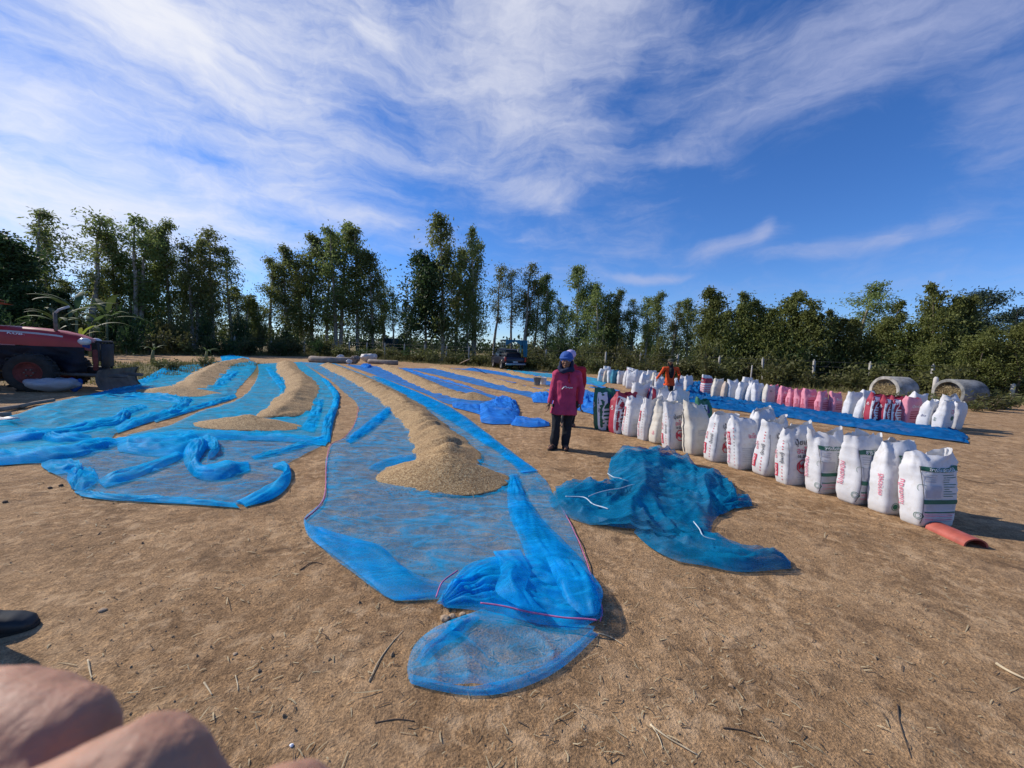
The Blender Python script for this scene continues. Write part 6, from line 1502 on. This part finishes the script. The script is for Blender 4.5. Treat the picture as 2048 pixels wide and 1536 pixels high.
# --- man in orange
YO = G(1338, 799).y
def O_(px, py, dy=0.0): return AT(px, py, YO+dy)
Jo = dict(head=O_(1341,724,-.05), sl=O_(1328,737), sr=O_(1355,738), el=O_(1320,749,-.05), er=O_(1359,750,.05), wl=O_(1314,757,-.22), wr=O_(1357,759,-.12), hl=O_(1333,766), hr=O_(1344,766), kl=O_(1334,782,-.12), kr=O_(1342,782,.05), al=O_(1335,796,-.05), ar=O_(1341,794,.12), fl=G(1334,800), fr=G(1341,797))
def capfn(o, j, f, r, u, s, shirt_o):
    h = j['head']; m = MB(); m.ell(h+u*.06*s, (.115*s,.10*s,.075*s), 18, 12); m.ell(h+u*.045*s+f*.11, (.075,.075,.014), 14, 8); remesh('cap', m, C_OLIVE, o, .011, 2)
    v = MB(); sh = (j['sl']+j['sr'])/2; hip = (j['hl']+j['hr'])/2
    for t, w in ((.98,.10),(.85,.115),(.7,.11),(.55,.09)): v.ell(hip.lerp(sh, t)+f*.085, (w*.9,.085,.085), 14, 10)
    caps(v, [h-u*.05-f*.02, sh+Vector((0,0,.06))], [.085,.10], 12)
    remesh('neck_cloth', v, C_BLKV, o, .012, 3, .01, 14)
person('person in an orange shirt and black neck cloth bending among the sacks', Jo, .93, (.0,-1,-.35), C_ORA, C_TROU, SK1, {'l':(-.2,-1),'r':(.2,-1)}, capfn, .04, {'l':Vector((-.2,-.4,-.9)),'r':Vector((.0,-.3,-.9))})
# ------------------------------------------------------------------ photographer's hand at the lower left
def near_hand():
    SK2 = skin_material('skin_near', (0.42,0.225,0.145), .18)
    def cw(x, y, z): return CAM + RT*(x*.001) + UP*(y*.001) + FW*(z*.001)      # millimetres in front of the lens
    root = cw(-95,-110,60); o = empty('person_hand', root, 0, 'bare hand with bent fingers held close in front of the lens', 'hand')
    mb = MB()
    def limb(P, Rr): caps(mb, [cw(*p)-root for p in P], [r*.001 for r in Rr], 16)
    # finger pointing right along the frame's bottom edge
    limb([(-150,-88,78),(-118,-70,76),(-97,-66.5,72),(-84,-66,69)], [13,12,11.4,10.4])
    # nearer finger, knuckle raised, tip bent down
    limb([(-118,-104,52),(-86,-77,55),(-67,-67,57),(-57,-62.5,58)], [11.5,10.6,10.2,10.0]); limb([(-57,-62.5,58),(-49,-76,59),(-44,-94,58)], [10.2,9.2,8.4])
    # next finger, only its knuckle reaches the frame
    limb([(-100,-118,58),(-64,-86,60),(-47,-76,61),(-36,-71.5,61)], [11,10,9.4,9.0]); limb([(-36,-71.5,61),(-28,-82,61),(-27,-98,60)], [9.0,8.4,7.6])
    # little finger and thumb below
    limb([(-100,-130,62),(-62,-108,64),(-38,-100,64)], [10,9,7.5]); limb([(-150,-120,44),(-112,-128,34),(-80,-120,32)], [13,11.5,9])
    # palm, wrist, forearm going down and back
    for P, Rr in (([(-150,-95,76),(-165,-140,66)], [16,20]), ([(-120,-108,54),(-160,-150,56)], [15,22]), ([(-105,-122,58),(-150,-160,52)], [14,22]), ([(-158,-150,60),(-200,-225,30),(-250,-330,-40),(-290,-420,-120)], [27,27,34,40])): limb(P, Rr)
    q = remesh('hand', mb, SK2, o, .0011, 5, .0005, 160)
    tag(q, None)
near_hand()

bpy.data.scenes.remove(TMPS)
# ------------------------------------------------------------------ litter on the soil
def litter():
    rn = random.Random(123); st = MB(); st2 = MB(); cl = MB()
    def spot(near=True):
        a = R_(rn.uniform(-62, 62)); r = 0.95+ (rn.random()**1.7)*11; return r*math.sin(a), r*math.cos(a), r
    for i in range(9500):
        x, y, r = spot()
        if nz(x*.9, y*.9, 31)+.35*nz(x*3, y*3, 7) < rn.uniform(-.45, .35): continue
        L = rn.uniform(.012,.05)*(1 if rn.random() < .93 else 2.4); w = rn.uniform(.0008,.0024)*(1+.12*r); a = rn.uniform(0, 6.28); z = gz(x, y)+.004+rn.random()*.004
        d = Vector((math.cos(a), math.sin(a), rn.gauss(0,.10))); s = Vector((-d.y, d.x, 0))*w; p = Vector((x, y, z)); m = p+d*L*.5+Vector((0,0,rn.random()*.004))+s*rn.gauss(0,1.2); e = p+d*L
        mb = st if rn.random() < .6 else st2; i0 = len(mb.V); mb.V += [p-s, p+s, m+s, m-s, e+s*.6, e-s*.6]; mb.F += [(i0,i0+1,i0+2,i0+3),(i0+3,i0+2,i0+4,i0+5)]
    for i in range(7000):
        x, y, r = spot()
        if nz(x*1.1, y*1.1, 51) < rn.uniform(-.5, .3): continue
        q = rn.uniform(.002,.0065)*(1+.06*r)*(2.0 if rn.random() < .03 else 1); c = Vector((x, y, gz(x, y)+q*.3)); V = []
        for v in ((1,0,0),(-1,0,0),(0,1,0),(0,-1,0),(0,0,.7),(0,0,-.6)):
            V.append(c+Vector(v)*q*rn.uniform(.6,1.3)+Vector((rn.gauss(0,.2), rn.gauss(0,.2), 0))*q)
        cl.add(V, [(0,2,4),(2,1,4),(1,3,4),(3,0,4),(2,0,5),(1,2,5),(3,1,5),(0,3,5)])
    tag(st.build('straw_bits', simple('straw_pale', (0.42,0.33,0.19), .8, .35, 9), None, False), 'pale bits of straw strewn over the soil', 'straw', None, 'stuff')
    tag(st2.build('straw_bits', simple('straw_dark', (0.13,0.085,0.05), .9, .4, 9), None, False), 'dark bits of straw strewn over the soil', 'straw', None, 'stuff')
    tag(cl.build('soil_crumbs', simple('soil_crumb', (0.30,0.20,0.115), .95, .45, 30), None, False), 'small crumbs of dry soil strewn over the yard', 'soil', None, 'stuff')
litter()
M_TWIG = simple('twig', (0.52,0.42,0.27), .85, .35, 12); M_TWIGD = simple('twig_dark', (0.11,0.075,0.05), .85, .35, 12)
def twig(pts, r, label, mat=M_TWIG):
    P = resample([G(x, y) for x, y in pts], 12); P = [Vector((p.x, p.y, gz(p.x, p.y)+r*1.2+.003*nz(p.x*20, p.y*20))) for p in P]
    tag(MB().tube(P, [r*(1-.5*i/11) for i in range(12)], 6).build('twig', mat), label, 'twig')
twig([(738,1362),(760,1318),(785,1285),(806,1262)], .0032, 'long straight pale twig beside the bunched front end of the central net')
twig([(1195,1268),(1222,1276),(1246,1290)], .004, 'pale twig sticking out beside the bunched net end')
twig([(1992,1332),(2018,1348),(2055,1365)], .008, 'pale twig with a dark end beyond the teal net')
twig([(1180,1292),(1300,1490),(1360,1536)], .0, 'x') if False else None
twig([(1300,1452),(1340,1480),(1395,1512)], .004, 'branching straw stalk lying on bare soil, its longest stem')
twig([(1302,1450),(1318,1478),(1325,1500)], .003, 'short side stem of the branching straw stalk')
twig([(1795,1410),(1800,1450),(1822,1520)], .003, 'thin dark stalk lying on the soil towards the sacks', M_TWIGD)
twig([(1445,1458),(1480,1462),(1512,1472)], .003, 'short dark stalk on the soil between straw stems', M_TWIGD)
twig([(176,1322),(180,1345),(184,1358)], .004, 'short pale straw beside the boot')
twig([(408,1365),(418,1380),(424,1390)], .004, 'short pale straw next to a small hole in the soil')
twig([(471,1352),(475,1368),(476,1382)], .003, 'short pale straw leaning by the small hole')
twig([(600,1140),(625,1125),(645,1128)], .004, 'dark twig beside the near corner of the central net', M_TWIGD)
twig([(750,1445),(790,1438),(830,1442)], .003, 'dark stalk below the tail of the central net', M_TWIGD)
twig([(1880,940),(1940,962),(1990,968)], .005, 'thin dark stalk reaching out behind the first sack', M_TWIGD)
def clod(px, py, r, label, seed, mat, flat=.6, group=None):
    p = G(px, py); mb = MB(); mb.ell((0,0,0), (r,r*.8,r*flat), 12, 8)
    for v in mb.V: v *= 1+.28*nz(v.x/r*1.3+seed, v.y/r*1.3, v.z/r*1.3+seed)
    tag(mb.build('clod', mat, None, False, (p.x, p.y, gz(p.x, p.y)+r*flat*.55)), label, 'clod', label.replace('clod','clods'))
M_CLOD = simple('clod_soil', (0.42,0.30,0.19), .95, .3, 40, .5, 60, .004)
for i, (px, py, r) in enumerate([(905,1236,.022),(890,1240,.028),(918,1244,.02),(900,1250,.018),(925,1232,.02)]): clod(px, py, r, 'pale dry clod of soil under the fold of the central net', i*3.1, M_CLOD)
for i, (px, py, r) in enumerate([(1205,960,.0),(470,1308,.012),(205,1222,.02)]):
    if r: clod(px, py, r, 'flat pale clod of soil on the bare yard', i*2.3+9, M_CLOD, .35)
clod(583, 1488, .008, 'tiny white pebble on the soil', 4.4, I_WH)
for i, (px, py) in enumerate([(122,973),(100,978),(10,1006)]): clod(px, py, .02, 'small dark clod in front of the apron of the left net', i*5.3+1, M_TWIGD)
